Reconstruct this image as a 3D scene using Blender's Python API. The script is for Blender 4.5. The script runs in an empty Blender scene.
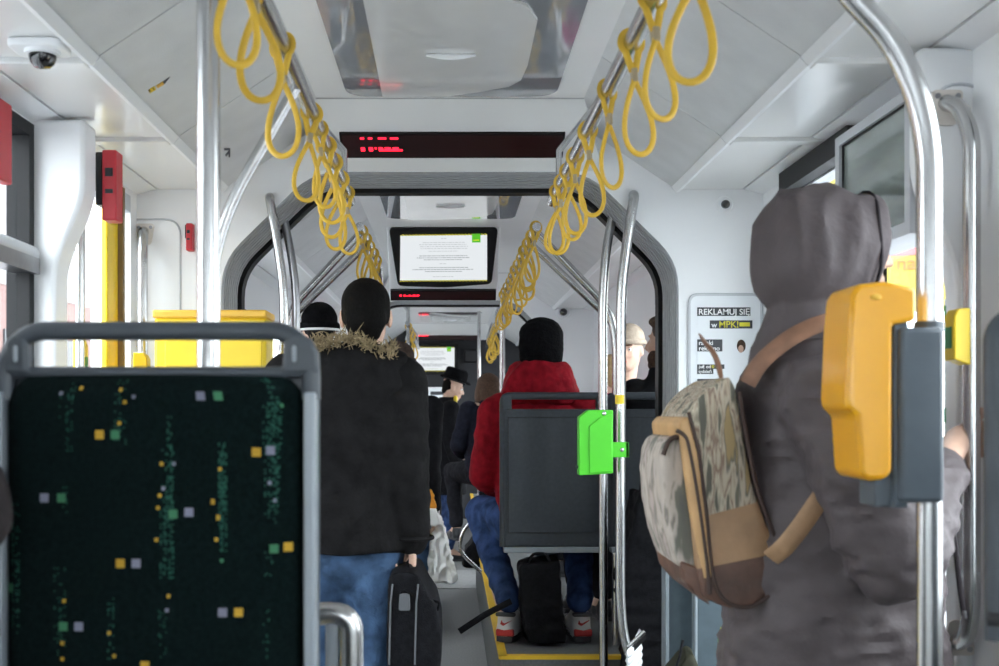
import bpy, bmesh, math, random
from mathutils import Vector, Matrix, noise
random.seed(7)
C = bpy.context.scene.collection
PI = math.pi
V = Vector
# --- camera geometry: metres, tram runs along +Y, camera at x=0,y=0 --------------------------
FPX, PX, PY, EYE = 1100.0, 450.0, 410.0, 1.36
def W(x, y, s):
    """point of the tram seen at photo pixel x,y when one metre measures s pixels there"""
    return V(((x - PX) / s, FPX / s, EYE - (y - PY) / s))
def XX(x, s): return (x - PX) / s
def ZZ(y, s): return EYE - (y - PY) / s

# --- materials ----------------------------------------------------------------------------------
def pm(name, col, rough=.5, metal=0., var=.06, scale=12., bump=0., bscale=80., coat=0., emit=None, es=0., spec=None, stretch=None):
    m = bpy.data.materials.new(name); m.use_nodes = True
    nt = m.node_tree; n = nt.nodes; b = n['Principled BSDF']
    tc = n.new('ShaderNodeTexCoord'); src = tc.outputs['Object']
    if stretch:
        mp = n.new('ShaderNodeMapping'); mp.inputs['Scale'].default_value = stretch
        nt.links.new(src, mp.inputs['Vector']); src = mp.outputs['Vector']
    nz = n.new('ShaderNodeTexNoise'); nz.inputs['Scale'].default_value = scale; nz.inputs['Detail'].default_value = 4
    nt.links.new(src, nz.inputs['Vector'])
    r = n.new('ShaderNodeValToRGB')
    lo = [max(0, c * (1 - var)) for c in col]; hi = [min(1, c * (1 + var)) for c in col]
    r.color_ramp.elements[0].color = (*lo, 1); r.color_ramp.elements[1].color = (*hi, 1)
    r.color_ramp.elements[0].position = .3; r.color_ramp.elements[1].position = .7
    nt.links.new(nz.outputs['Fac'], r.inputs['Fac']); nt.links.new(r.outputs['Color'], b.inputs['Base Color'])
    b.inputs['Roughness'].default_value = rough; b.inputs['Metallic'].default_value = metal
    if spec is not None: b.inputs['Specular IOR Level'].default_value = spec
    if coat: b.inputs['Coat Weight'].default_value = coat; b.inputs['Coat Roughness'].default_value = .05
    if bump:
        z2 = n.new('ShaderNodeTexNoise'); z2.inputs['Scale'].default_value = bscale; z2.inputs['Detail'].default_value = 3
        nt.links.new(src, z2.inputs['Vector'])
        bp = n.new('ShaderNodeBump'); bp.inputs['Strength'].default_value = bump; bp.inputs['Distance'].default_value = .01
        nt.links.new(z2.outputs['Fac'], bp.inputs['Height']); nt.links.new(bp.outputs['Normal'], b.inputs['Normal'])
    if emit:
        b.inputs['Emission Color'].default_value = (*emit, 1); b.inputs['Emission Strength'].default_value = es
    return m
def ramp_mat(name, stops, scale, stretch, rough=.8, detail=3, distort=0., rot=(0, 0, 0)):
    m = bpy.data.materials.new(name); m.use_nodes = True
    nt = m.node_tree; n = nt.nodes; b = n['Principled BSDF']
    tc = n.new('ShaderNodeTexCoord'); mp = n.new('ShaderNodeMapping')
    mp.inputs['Scale'].default_value = stretch; mp.inputs['Rotation'].default_value = rot
    nt.links.new(tc.outputs['Object'], mp.inputs['Vector'])
    nz = n.new('ShaderNodeTexNoise'); nz.inputs['Scale'].default_value = scale; nz.inputs['Detail'].default_value = detail
    nz.inputs['Distortion'].default_value = distort
    nt.links.new(mp.outputs['Vector'], nz.inputs['Vector'])
    r = n.new('ShaderNodeValToRGB'); cr = r.color_ramp; cr.interpolation = 'LINEAR'
    while len(cr.elements) < len(stops): cr.elements.new(.5)
    for e, (p, c) in zip(cr.elements, stops): e.position = p; e.color = (*c, 1)
    nt.links.new(nz.outputs['Fac'], r.inputs['Fac']); nt.links.new(r.outputs['Color'], b.inputs['Base Color'])
    b.inputs['Roughness'].default_value = rough
    return m
def glass_mat(name, tint=(.95, .97, .97), refl=.08):
    m = bpy.data.materials.new(name); m.use_nodes = True
    nt = m.node_tree; n = nt.nodes; n.remove(n['Principled BSDF'])
    t = n.new('ShaderNodeBsdfTransparent'); t.inputs['Color'].default_value = (*tint, 1)
    g = n.new('ShaderNodeBsdfGlossy'); g.inputs['Roughness'].default_value = .03
    mx = n.new('ShaderNodeMixShader'); mx.inputs['Fac'].default_value = refl
    nt.links.new(t.outputs[0], mx.inputs[1]); nt.links.new(g.outputs[0], mx.inputs[2])
    nt.links.new(mx.outputs[0], n['Material Output'].inputs['Surface'])
    return m
M = {}
M['white'] = pm('white_panel', (.86, .87, .88), .38, var=.02, scale=3)
M['ceil'] = pm('ceiling_panel', (.80, .80, .79), .3, var=.02, scale=4, coat=.15)
M['side'] = pm('side_ceiling_metal', (.80, .80, .79), .28, var=.02, scale=3, coat=.2)
M['cove'] = pm('perforated_cove', (.66, .67, .675), .5, var=.05, scale=9, bump=.25, bscale=260)
M['wallgrey'] = pm('pale_grey_plastic', (.55, .57, .60), .4, var=.03)
M['seam'] = pm('seam', (.16, .16, .17), .6)
M['seamlight'] = pm('pale_seam', (.42, .42, .43), .6)
M['bellows'] = pm('bellows_rubber', (.34, .35, .36), .5, var=.1, scale=25)
M['black'] = pm('black_rubber', (.012, .012, .013), .5)
M['dark'] = pm('dark_plastic', (.035, .036, .04), .4)
M['steel'] = pm('brushed_steel', (.55, .55, .55), .26, 1., var=.05, scale=60, stretch=(1, 1, .05))
M['darksteel'] = pm('dull_steel', (.34, .34, .35), .3, 1., var=.05, scale=40)
M['strap'] = pm('yellow_strap', (.70, .43, .035), .42, var=.08, scale=30)
M['clip'] = pm('strap_clip', (.42, .34, .22), .35, .5)
M['yellow'] = pm('validator_yellow', (.80, .37, .008), .32, var=.03, scale=8, coat=.25)
M['byellow'] = pm('bright_yellow', (.85, .60, .02), .4, var=.04)
M['oyellow'] = pm('orange_yellow', (.78, .45, .05), .4, var=.04)
M['red'] = pm('red_plastic', (.50, .018, .03), .4)
M['seatblue'] = pm('seat_frame_blue_grey', (.056, .066, .079), .42, var=.08, scale=20, bump=.1, bscale=300)
M['seatedge'] = pm('seat_edge_grey', (.27, .30, .33), .35)
M['seatplastic'] = pm('seat_back_plastic', (.052, .060, .070), .45, var=.1, scale=60, bump=.15, bscale=400)
M['fabric'] = pm('seat_fabric', (.0035, .0080, .0082), .95, var=.35, scale=160, spec=.1)
M['f_green'] = pm('fabric_green', (.020, .075, .055), .9, var=.2)
M['f_yellow'] = pm('fabric_yellow', (.50, .30, .04), .9, var=.2)
M['f_lilac'] = pm('fabric_lilac', (.22, .22, .29), .9, var=.2)
M['f_green2'] = pm('fabric_leaf', (.06, .19, .10), .9, var=.2)
M['bracket'] = pm('bracket_slate', (.085, .105, .125), .45, var=.06, scale=30)
M['green'] = pm('green_plastic', (.085, .60, .03), .35, var=.04)
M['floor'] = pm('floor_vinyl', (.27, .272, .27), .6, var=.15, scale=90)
M['floor2'] = pm('gangway_floor', (.15, .155, .16), .5, var=.1, scale=40)
M['floor3'] = pm('floor_pale_strip', (.42, .42, .42), .5, var=.1, scale=40)
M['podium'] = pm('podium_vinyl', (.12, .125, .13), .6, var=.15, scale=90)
M['edge'] = pm('step_edge_yellow', (.72, .45, .02), .5)
M['skin'] = pm('skin', (.62, .39, .29), .5, var=.06, scale=20)
M['skin2'] = pm('pale_skin', (.56, .36, .27), .5, var=.06, scale=20)
M['hair'] = pm('black_hair', (.005, .0045, .0042), .6, var=.4, scale=120, bump=.5, bscale=200)
M['hairbr'] = pm('brown_hair', (.07, .04, .025), .6, var=.4, scale=120, bump=.5, bscale=200)
M['hairbl'] = pm('blond_hair', (.45, .31, .15), .6, var=.3, scale=120, bump=.5, bscale=200)
M['parka'] = pm('black_parka', (.0105, .0100, .0105), .75, var=.3, scale=22, bump=.5, bscale=45, spec=.25)
M['blackcoat'] = pm('black_coat', (.0085, .0085, .010), .85, var=.3, scale=30, bump=.3, bscale=60, spec=.2)
M['navycoat'] = pm('navy_coat', (.013, .014, .022), .85, var=.3, scale=30, bump=.3, bscale=60)
M['jeans'] = pm('jeans', (.055, .100, .185), .85, var=.45, scale=14, bump=.3, bscale=140)
M['jeansd'] = pm('dark_jeans', (.035, .065, .16), .85, var=.5, scale=16, bump=.3, bscale=140)
M['coat'] = pm('taupe_coat', (.086, .072, .075), .62, var=.12, scale=10, bump=.45, bscale=28, spec=.35)
M['sleeve'] = pm('dark_brown_sleeve', (.035, .030, .031), .8, var=.3, scale=40, bump=.3)
M['coatd'] = pm('dark_seam_cloth', (.035, .03, .033), .8)
M['redcoat'] = pm('red_padded', (.24, .008, .016), .75, var=.25, scale=30, bump=.4, bscale=50)
M['knit'] = pm('black_knit', (.006, .006, .007), .95, var=.4, scale=90, bump=.8, bscale=120, spec=.1)
M['beige'] = pm('beige_knit', (.40, .33, .26), .95, var=.12, scale=60, bump=.5, bscale=120)
M['brownhat'] = pm('brown_knit', (.075, .055, .045), .95, var=.2, scale=60, bump=.5, bscale=120)
M['magenta'] = pm('magenta_cloth', (.50, .012, .17), .8, var=.15)
M['trous'] = pm('dark_trousers', (.012, .012, .015), .85, var=.3, scale=30)
M['fur'] = pm('fur', (.27, .21, .125), .9, var=.5, scale=60)
M['bag'] = pm('black_nylon', (.010, .010, .012), .6, var=.3, scale=60, bump=.3, bscale=200)
M['baggrey'] = pm('grey_tag', (.10, .105, .115), .5)
M['plasticbag'] = pm('white_plastic_bag', (.82, .82, .80), .4, var=.08, scale=12, bump=.8, bscale=18)
M['orange'] = pm('orange_cloth', (.70, .27, .015), .7, var=.1)
M['leather'] = pm('brown_leather', (.115, .058, .040), .5, var=.35, scale=14, bump=.3, bscale=60)
M['tan'] = pm('tan_leather', (.36, .215, .115), .5, var=.22, scale=12, bump=.2, bscale=60)
M['goldtan'] = pm('golden_tan', (.48, .29, .13), .5, var=.25, scale=10)
M['strapbr'] = pm('strap_brown', (.22, .11, .065), .6, var=.2, scale=30)
M['piping'] = pm('brown_piping', (.05, .028, .022), .6)
M['camo'] = ramp_mat('streaked_canvas', [(0, (.05, .055, .05)), (.40, (.12, .115, .09)), (.455, (.50, .44, .34)), (.50, (.20, .13, .10)), (.535, (.42, .36, .27)), (.575, (.46, .39, .31)), (.61, (.12, .12, .10)), (.66, (.33, .24, .12))], 15., (3.4, 1.6, .42), .85, 3, .25, (0, .30, 0))
M['camo2'] = ramp_mat('pocket_canvas', [(0, (.06, .065, .08)), (.40, (.15, .15, .125)), (.46, (.40, .35, .31)), (.52, (.45, .39, .34)), (.57, (.18, .165, .14)), (.63, (.40, .33, .30))], 13., (1.8, 1.2, .55), .85, 3, .3, (0, -.3, 0))
M['led_bg'] = pm('led_board', (.022, .003, .004), .3, var=.3, scale=200)
M['led_on'] = pm('led_lit', (.2, .0, .01), .5, emit=(1, .012, .035), es=3.5)
M['scr'] = pm('screen_white', (.05, .05, .05), .3, emit=(.93, .97, 1), es=.84)
M['scr_grey'] = pm('screen_text', (.05, .05, .05), .3, emit=(.50, .53, .55), es=1.0)
M['scr_dk'] = pm('screen_text_dark', (.05, .05, .05), .3, emit=(.25, .28, .30), es=1.0)
M['scr_y'] = pm('screen_yellow', (.05, .05, .0), .3, emit=(.9, .85, .05), es=1.0)
M['scr_k'] = pm('screen_black', (.01, .01, .01), .3)
M['scr_g'] = pm('screen_green', (.01, .05, .0), .3, emit=(.10, .50, .03), es=1.0)
M['paper'] = pm('poster_paper', (.80, .83, .86), .35, var=.01)
M['ink'] = pm('poster_black', (.03, .033, .04), .4)
M['yink'] = pm('poster_yellow', (.75, .68, .03), .4)
M['wink'] = pm('poster_white', (.85, .86, .86), .4)
M['pane'] = glass_mat('window_pane')
M['paneg'] = glass_mat('greenish_pane', (.80, .88, .84), .10)
M['mirror'] = pm('hatch_dark_glass', (.30, .31, .33), .06, var=.02, coat=1., spec=.9)
M['hatch'] = pm('hatch_white', (.72, .72, .71), .14, var=.02, coat=.5)
M['caseglass'] = pm('case_glass', (.19, .225, .205), .10, var=.25, scale=3, coat=.8, stretch=(1, 1, 4))
M['dome'] = pm('dome_black', (.01, .01, .011), .08, coat=1.)
M['cream'] = pm('cream_metal', (.70, .65, .60), .35)
M['pedge'] = pm('partition_edge', (.17, .20, .22), .4)
M['shoe'] = pm('white_shoe', (.66, .66, .67), .5)
M['sole'] = pm('shoe_sole', (.05, .05, .055), .6)
M['shoered'] = pm('shoe_red', (.45, .03, .03), .5)
M['street'] = pm('street', (.30, .30, .31), .9, var=.1, scale=2)
M['facade'] = pm('pale_facade', (.24, .225, .225), .9, var=.06, scale=1)
M['pinkwall'] = pm('pink_facade', (.17, .10, .09), .9, var=.1, scale=2, stretch=(1, 1, 8))
M['billy'] = pm('billboard_yellow', (.30, .235, .03), .6, var=.02)
M['billp'] = pm('billboard_pink', (.30, .07, .07), .6)
M['billt'] = pm('billboard_lettering', (.27, .12, .03), .6)
M['ringwhite'] = pm('ribbed_white', (.72, .73, .75), .4)
M['olive'] = pm('olive_cloth', (.035, .035, .025), .8, var=.3)
M['sticker'] = pm('sticker_paper', (.75, .77, .78), .5)
M['stickg'] = pm('sticker_green', (.03, .22, .07), .5)
M['teal'] = pm('teal_grey_panel', (.062, .085, .10), .5, var=.1, scale=30)

for _n in ('parka', 'blackcoat', 'navycoat', 'coat', 'coatd', 'sleeve', 'knit', 'fabric', 'jeans', 'jeansd', 'trous', 'bag', 'redcoat', 'olive', 'magenta', 'beige', 'brownhat', 'fur', 'f_green', 'f_green2', 'f_yellow', 'f_lilac', 'hair'):
    M[_n].node_tree.nodes['Principled BSDF'].inputs['Specular IOR Level'].default_value = .06 if _n != 'coat' else .2
for _n in ('hairbr', 'seatplastic', 'teal', 'black', 'dark'):
    M[_n].node_tree.nodes['Principled BSDF'].inputs['Specular IOR Level'].default_value = .2
# --- mesh helpers ---------------------------------------------------------------------------------
def fillet(pts, r, n=6, closed=False):
    pts = [V(p) for p in pts]; out = []
    N = len(pts)
    for i, p in enumerate(pts):
        if not closed and i in (0, N - 1): out.append(p); continue
        a, b = pts[(i - 1) % N], pts[(i + 1) % N]
        da, db = (a - p), (b - p)
        t = min(r, da.length * .49, db.length * .49)
        p0, p1 = p + da.normalized() * t, p + db.normalized() * t
        for k in range(n + 1):
            u = k / n
            out.append(p0 * (1 - u) ** 2 + p * 2 * u * (1 - u) + p1 * u * u)
    return out
class MB:
    def __init__(s): s.bm = bmesh.new()
    def box(s, x0, x1, y0, y1, z0, z1):
        v = [s.bm.verts.new((x, y, z)) for x in (x0, x1) for y in (y0, y1) for z in (z0, z1)]
        for f in ((0, 1, 3, 2), (4, 6, 7, 5), (0, 4, 5, 1), (2, 3, 7, 6), (0, 2, 6, 4), (1, 5, 7, 3)):
            s.bm.faces.new([v[i] for i in f])
        return s
    def prism(s, pts, off):
        """closed polygon of 3D points extruded by the vector off"""
        off = V(off)
        a = [s.bm.verts.new(p) for p in pts]; b = [s.bm.verts.new(V(p) + off) for p in pts]
        n = len(a)
        s.bm.faces.new(a); s.bm.faces.new(b[::-1])
        for i in range(n):
            j = (i + 1) % n
            s.bm.faces.new((a[i], b[i], b[j], a[j]))
        return s
    def xz(s, pts, y0, y1): return s.prism([V((p[0], y0, p[1])) for p in pts], (0, y1 - y0, 0))
    def yz(s, pts, x0, x1): return s.prism([V((x0, p[0], p[1])) for p in pts], (x1 - x0, 0, 0))
    def xy(s, pts, z0, z1): return s.prism([V((p[0], p[1], z0)) for p in pts], (0, 0, z1 - z0))
    def tube(s, path, r, seg=12, flat=None, up=None, closed=False):
        """r a number or list; flat=(a,b) gives an elliptical section: a along the side vector, b along the other"""
        P = [V(p) for p in path]; n = len(P); rings = []
        prev = None
        for i, p in enumerate(P):
            if closed: t = (P[(i + 1) % n] - P[i - 1])
            else: t = (P[min(i + 1, n - 1)] - P[max(i - 1, 0)])
            t = t.normalized() if t.length > 1e-9 else V((0, 0, 1))
            if prev is None:
                ref = V(up) if up else (V((0, 0, 1)) if abs(t.z) < .9 else V((1, 0, 0)))
                u = t.cross(ref); u.normalize()
            else:
                u = prev - t * prev.dot(t)
                u = u.normalized() if u.length > 1e-6 else prev
            prev = u; w = t.cross(u)
            ri = r[i] if isinstance(r, (list, tuple)) else r
            a, b = (flat if flat else (1, 1))
            rings.append([s.bm.verts.new(p + u * (math.cos(2 * PI * k / seg) * ri * a) + w * (math.sin(2 * PI * k / seg) * ri * b)) for k in range(seg)])
        m = n if closed else n - 1
        for i in range(m):
            A, B = rings[i], rings[(i + 1) % n]
            for k in range(seg):
                s.bm.faces.new((A[k], A[(k + 1) % seg], B[(k + 1) % seg], B[k]))
        if not closed: s.bm.faces.new(rings[0][::-1]); s.bm.faces.new(rings[-1])
        return s
    def loft(s, rings, seg=28, u=(1, 0, 0), v=(0, 1, 0), power=2.0):
        """rings of (centre, ru, rv); flat closed ends"""
        u, v = V(u), V(v); R = []
        for rg in rings:
            c, ru, rv = V(rg[0]), rg[1], rg[2]
            L = []
            for k in range(seg):
                a = 2 * PI * k / seg; ca, sa = math.cos(a), math.sin(a)
                e = 2.0 / power
                L.append(s.bm.verts.new(c + u * (math.copysign(abs(ca) ** e, ca) * ru) + v * (math.copysign(abs(sa) ** e, sa) * rv)))
            R.append(L)
        for A, B in zip(R, R[1:]):
            for k in range(seg): s.bm.faces.new((A[k], A[(k + 1) % seg], B[(k + 1) % seg], B[k]))
        s.bm.faces.new(R[0][::-1]); s.bm.faces.new(R[-1])
        return s
    def ell(s, c, r, rot=None, seg=20, rings=12):
        c = V(c); r = (r, r, r) if not isinstance(r, (tuple, list)) else r
        mtx = Matrix.Translation(c) @ (rot.to_4x4() if rot else Matrix.Identity(4)) @ Matrix.Diagonal((*r, 1))
        bmesh.ops.create_uvsphere(s.bm, u_segments=seg, v_segments=rings, radius=1, matrix=mtx)
        return s
    def cap(s, p0, r0, p1, r1, seg=14):
        p0, p1 = V(p0), V(p1); d = p1 - p0; L = d.length
        if L < 1e-6: return s.ell(p0, max(r0, r1))
        d.normalize(); pts, rad = [], []
        for k in range(5):
            a = PI / 2 * (1 - k / 4); pts.append(p0 - d * (math.sin(a) * r0)); rad.append(max(math.cos(a) * r0, r0 * .05))
        for k in range(5):
            a = PI / 2 * k / 4; pts.append(p1 + d * (math.sin(a) * r1)); rad.append(max(math.cos(a) * r1, r1 * .05))
        return s.tube(pts, rad, seg)
    def lathe(s, prof, c=(0, 0, 0), seg=24):
        c = V(c); R = [[s.bm.verts.new(c + V((math.cos(2 * PI * k / seg) * r, math.sin(2 * PI * k / seg) * r, z))) for k in range(seg)] for r, z in prof]
        for A, B in zip(R, R[1:]):
            for k in range(seg): s.bm.faces.new((A[k], A[(k + 1) % seg], B[(k + 1) % seg], B[k]))
        s.bm.faces.new(R[0][::-1]); s.bm.faces.new(R[-1]); return s
    def xf(s, mtx): s.bm.transform(mtx); return s
    def mesh(s, name):
        bmesh.ops.recalc_face_normals(s.bm, faces=s.bm.faces[:])
        me = bpy.data.meshes.new(name); s.bm.to_mesh(me); s.bm.free(); return me
    def build(s, name, mat, parent=None, smooth=None, bevel=0., bseg=2):
        me = s.mesh(name)
        return link(name, me, mat, parent, smooth, bevel, bseg)
def link(name, me, mat, parent=None, smooth=None, bevel=0., bseg=2):
    for m in (mat if isinstance(mat, (list, tuple)) else [mat]): me.materials.append(m)
    o = bpy.data.objects.new(name, me); C.objects.link(o)
    if parent:
        o.parent = parent
        wl = parent.location.copy(); g = parent.parent
        if g: wl += g.location
        me.transform(Matrix.Translation(-wl))
    if bevel:
        b = o.modifiers.new('bevel', 'BEVEL'); b.width = bevel; b.segments = bseg; b.limit_method = 'ANGLE'; b.angle_limit = math.radians(35)
    if smooth is None: smooth = True
    if smooth:
        for p in me.polygons: p.use_smooth = True
        try: me.set_sharp_from_angle(angle=math.radians(40))
        except Exception: pass
    return o
def thing(name, label, cat, loc=(0, 0, 0), group=None):
    o = bpy.data.objects.new(name, None); C.objects.link(o); o.location = loc; o.empty_display_size = .05
    return tag(o, label, cat, group)
def tag(o, label, cat, group=None):
    o['label'] = label; o['category'] = cat
    if group: o['group'] = group
    return o
def struct(o): o['kind'] = 'structure'; return o
def copy_tree(o, parent=None):
    c = o.copy(); C.objects.link(c)
    if parent: c.parent = parent
    for ch in list(o.children): copy_tree(ch, c)
    return c
def fuse(mb, voxel, it=4, disp=None):
    """weld the closed pieces of mb into one continuous skin; returns a mesh"""
    me = mb.mesh('raw'); o = bpy.data.objects.new('raw', me); C.objects.link(o)
    r = o.modifiers.new('r', 'REMESH'); r.mode = 'VOXEL'; r.voxel_size = voxel; r.adaptivity = 0
    if it:
        sm = o.modifiers.new('s', 'SMOOTH'); sm.iterations = it; sm.factor = .5
    dg = bpy.context.evaluated_depsgraph_get()
    out = bpy.data.meshes.new_from_object(o.evaluated_get(dg))
    bpy.data.objects.remove(o); bpy.data.meshes.remove(me)
    if disp:
        ns = [v.normal.copy() for v in out.vertices]
        for v, nn in zip(out.vertices, ns): v.co += nn * disp(v.co)
    return out
def folds(amp, f=(9, 9, 14), seed=0.):
    def fn(p):
        q = V((p.x * f[0] + seed, p.y * f[1], p.z * f[2]))
        a = 1 - abs(noise.noise(q)) * 2.2
        return amp * (a - .5) + amp * .4 * noise.noise(q * 2.3)
    return fn
def text_mb(txt, size, mtx, depth=.0006):
    cu = bpy.data.curves.new('t', 'FONT'); cu.body = txt; cu.size = size; cu.extrude = depth; cu.offset = size * .012
    o = bpy.data.objects.new('t', cu); C.objects.link(o)
    dg = bpy.context.evaluated_depsgraph_get(); me = bpy.data.meshes.new_from_object(o.evaluated_get(dg))
    bpy.data.objects.remove(o); bpy.data.curves.remove(cu)
    me.transform(mtx); return me
def grid_face(nx, nz, fn, cellmat, name, mats, parent, rim=None):
    """connected sheet of nx*nz cells; fn(u,v) -> point; cellmat(i,j) -> material index"""
    bm = bmesh.new()
    vs = [[bm.verts.new(fn(i / nx, j / nz)) for i in range(nx + 1)] for j in range(nz + 1)]
    for j in range(nz):
        for i in range(nx):
            f = bm.faces.new((vs[j][i], vs[j][i + 1], vs[j + 1][i + 1], vs[j + 1][i])); f.material_index = cellmat(i, j)
    if rim is not None:
        loop = vs[0] + [vs[j][nx] for j in range(1, nz + 1)] + vs[nz][-2::-1] + [vs[j][0] for j in range(nz - 1, 0, -1)]
        b = [bm.verts.new(v.co + V(rim)) for v in loop]; n = len(loop)
        for k in range(n): bm.faces.new((loop[k], loop[(k + 1) % n], b[(k + 1) % n], b[k]))
        bm.faces.new(b[::-1])
    bmesh.ops.recalc_face_normals(bm, faces=bm.faces[:])
    me = bpy.data.meshes.new(name); bm.to_mesh(me); bm.free()
    return link(name, me, mats, parent, smooth=False)
# ================================= SHELL ==========================================================
WX = 1.15                     # inner face of the side walls
Y0, YE, YT = -1.6, 4.04, 4.365   # rear of our section, its front wall, far end of the bellows
Z_C, Z_S, X_C, X_S = 2.42, 2.17, .455, .83
def S(name, mb, mat, **k): return struct(mb.build(name, mat, **k))
S('floor', MB().box(-1.3, 1.3, Y0, 14, -.06, 0), M['floor'])
S('floor', MB().box(-.84, .84, YE, YT, 0, .008), M['floor2'])
S('floor', MB().box(-.84, .84, 8.35, 9.3, 0, .008), M['floor3'])  # paler strip of floor around the second gangway
S('roof', MB().box(-1.34, 1.34, Y0, 14, 2.60, 2.66), M['white'])
# section ends: (rear y, y where the fascia starts, end wall y, tunnel end y)
SECT = [(Y0, 3.74, YE, YT), (YT + .03, 8.5, 8.8, 9.125), (9.155, 13.45, 13.75, None)]
PROF = [(-.84, 0), (-.84, 1.905), (-.505, 2.235), (.505, 2.235), (.84, 1.905), (.84, 0)]
PROF3 = [V((p[0], 0, p[1])) for p in PROF]
PF = fillet(PROF3, .10, 5)
def off_profile(d):
    out = []
    for i, p in enumerate(PF):
        t = (PF[min(i + 1, len(PF) - 1)] - PF[max(i - 1, 0)]).normalized()
        nrm = V((-t.z, 0, t.x))           # outward for this winding
        out.append(p + nrm * d)
    return out
def strip(rows):
    mb = MB(); R = [[mb.bm.verts.new((p.x, y, p.z)) for p in off_profile(d)] for y, d in rows]
    for A, B in zip(R, R[1:]):
        for k in range(len(A) - 1): mb.bm.faces.new((A[k], A[k + 1], B[k + 1], B[k]))
    return mb
def endwall(name, y, th, mat):
    mb = MB()
    for sx in (-1, 1):
        arc = [(p.x, p.z) for p in PF if (p.x * sx) > .3]
        if sx > 0: arc = arc[::-1]
        pts = arc + [(sx * .30, 2.235), (sx * .30, 2.6), (sx * 1.32, 2.6), (sx * 1.32, 0)]
        mb.xz(pts, y, y + th)
    mb.xz([(-.30, 2.235), (.30, 2.235), (.30, 2.6), (-.30, 2.6)], y, y + th)
    return S(name, mb, mat, smooth=False)
def ribs(y0, y1, n):
    rows = [(y0, .0)]
    st = (y1 - y0) / n
    for k in range(n):
        a = y0 + k * st
        rows += [(a + st * .15, -.006), (a + st * .6, -.006), (a + st * .7, .016), (a + st * .95, .016)]
    rows.append((y1, 0.))
    return rows
for i, (ya, yf, ye, yt) in enumerate(SECT):
    n = i + 1
    # flat roof lining, sloping coves, flat side linings
    S('ceiling', MB().box(-X_C, X_C, ya, yf, Z_C, Z_C + .03), M['ceil'])
    seams = {0: [ya, .3, 1.05, 1.80, 2.55, 3.30, ye], 1: [ya, 5.2, 6.1, 7.4, ye], 2: [ya, 10.6, 12.2, ye]}[i]
    for sx in (-1, 1):
        side = 'left' if sx < 0 else 'right'
        for a, b in zip(seams, seams[1:]):
            g = .0025
            q = [(sx * X_C, a + g, Z_C), (sx * X_S, a + g, Z_S), (sx * (X_S + .02), a + g, Z_S + .03), (sx * (X_C + .02), a + g, Z_C + .03)]
            S('ceiling_cove_' + side, MB().prism(q, (0, b - a - 2 * g, 0)), M['cove'], smooth=False)
            lip = [(sx * (X_S - .018), a + g, Z_S + .012 - .004), (sx * X_S, a + g, Z_S - .012), (sx * (X_S + .012), a + g, Z_S - .010), (sx * (X_S + .012), a + g, Z_S + .02)]
            S('trim_lip_' + side, MB().prism(lip, (0, b - a - 2 * g, 0)), M['white'], smooth=False)
        S('trim_backing_' + side, MB().prism([(sx * (X_C - .01), ya, Z_C + .035), (sx * (X_S + .01), ya, Z_S + .035), (sx * (X_S + .01), ya, Z_S + .06), (sx * (X_C - .01), ya, Z_C + .06)], (0, ye - ya, 0)), M['seamlight'])
        # side lining in panels
        for a, b in zip(seams, seams[1:]):
            S('ceiling_side_' + side, MB().box(*sorted((sx * (X_S + .012), sx * 1.07)), a + .002, b - .002, Z_S, Z_S + .03), M['side'])
            S('ceiling_edge_' + side, MB().prism([(sx * 1.078, a + .002, Z_S - .001), (sx * 1.20, a + .002, Z_S - .03), (sx * 1.20, a + .002, Z_S + .03), (sx * 1.078, a + .002, Z_S + .03)], (0, b - a - .004, 0)), M['white'], smooth=False)
        S('trim_slot_' + side, MB().box(*sorted((sx * 1.05, sx * 1.1)), ya, ye, Z_S + .031, Z_S + .05), M['seam'])
    if i == 0:
        for y in (2.56, 3.30):
            for sx in (-1, 1):
                S('trim_crossbar', MB().box(*sorted((sx * (X_S + .01), sx * 1.14)), y - .035, y + .012, Z_S - .014, Z_S + .01), M['side'], bevel=.004)
    # sloping fascia above the gangway
    zb = 2.237
    fa = [(-X_C, yf, Z_C), (X_C, yf, Z_C), (.56, ye, zb), (-.56, ye, zb)]
    mb = MB(); mb.prism(fa, (0, .02, .03)); S('wall_fascia', mb, M['ceil'], smooth=False)
    S('trim_seam', MB().prism([(-X_C, yf - .006, Z_C - .001), (X_C, yf - .006, Z_C - .001), (X_C, yf, Z_C - .003), (-X_C, yf, Z_C - .003)], (0, .0, .012)), M['seamlight'])
    if yt:
        endwall('wall_front', ye, .03, M['white'])
        mid = yt - .035
        S('gangway_bellows', strip(ribs(ye + .0, mid, 8)), M['bellows'])
        S('trim_black_frame', strip([(mid, .02), (mid, -.020), (yt + .03, -.020), (yt + .03, .05)]), M['black'])
        S('wall_back', MB().xz([(p.x, p.z) for p in off_profile(.03) if p.x > 0][::-1] + [(0.0, 2.265), (0, 2.6), (1.32, 2.6), (1.32, 0)], yt + .005, yt + .03), M['white'], smooth=False)
        S('wall_back', MB().xz([(p.x, p.z) for p in off_profile(.03) if p.x < 0] + [(0.0, 2.265), (0, 2.6), (-1.32, 2.6), (-1.32, 0)], yt + .005, yt + .03), M['white'], smooth=False)
# third section closes with the dark cab partition
S('wall_cab', MB().box(-1.3, 1.3, 13.75, 13.8, 0, 2.6), M['dark'])

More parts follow.
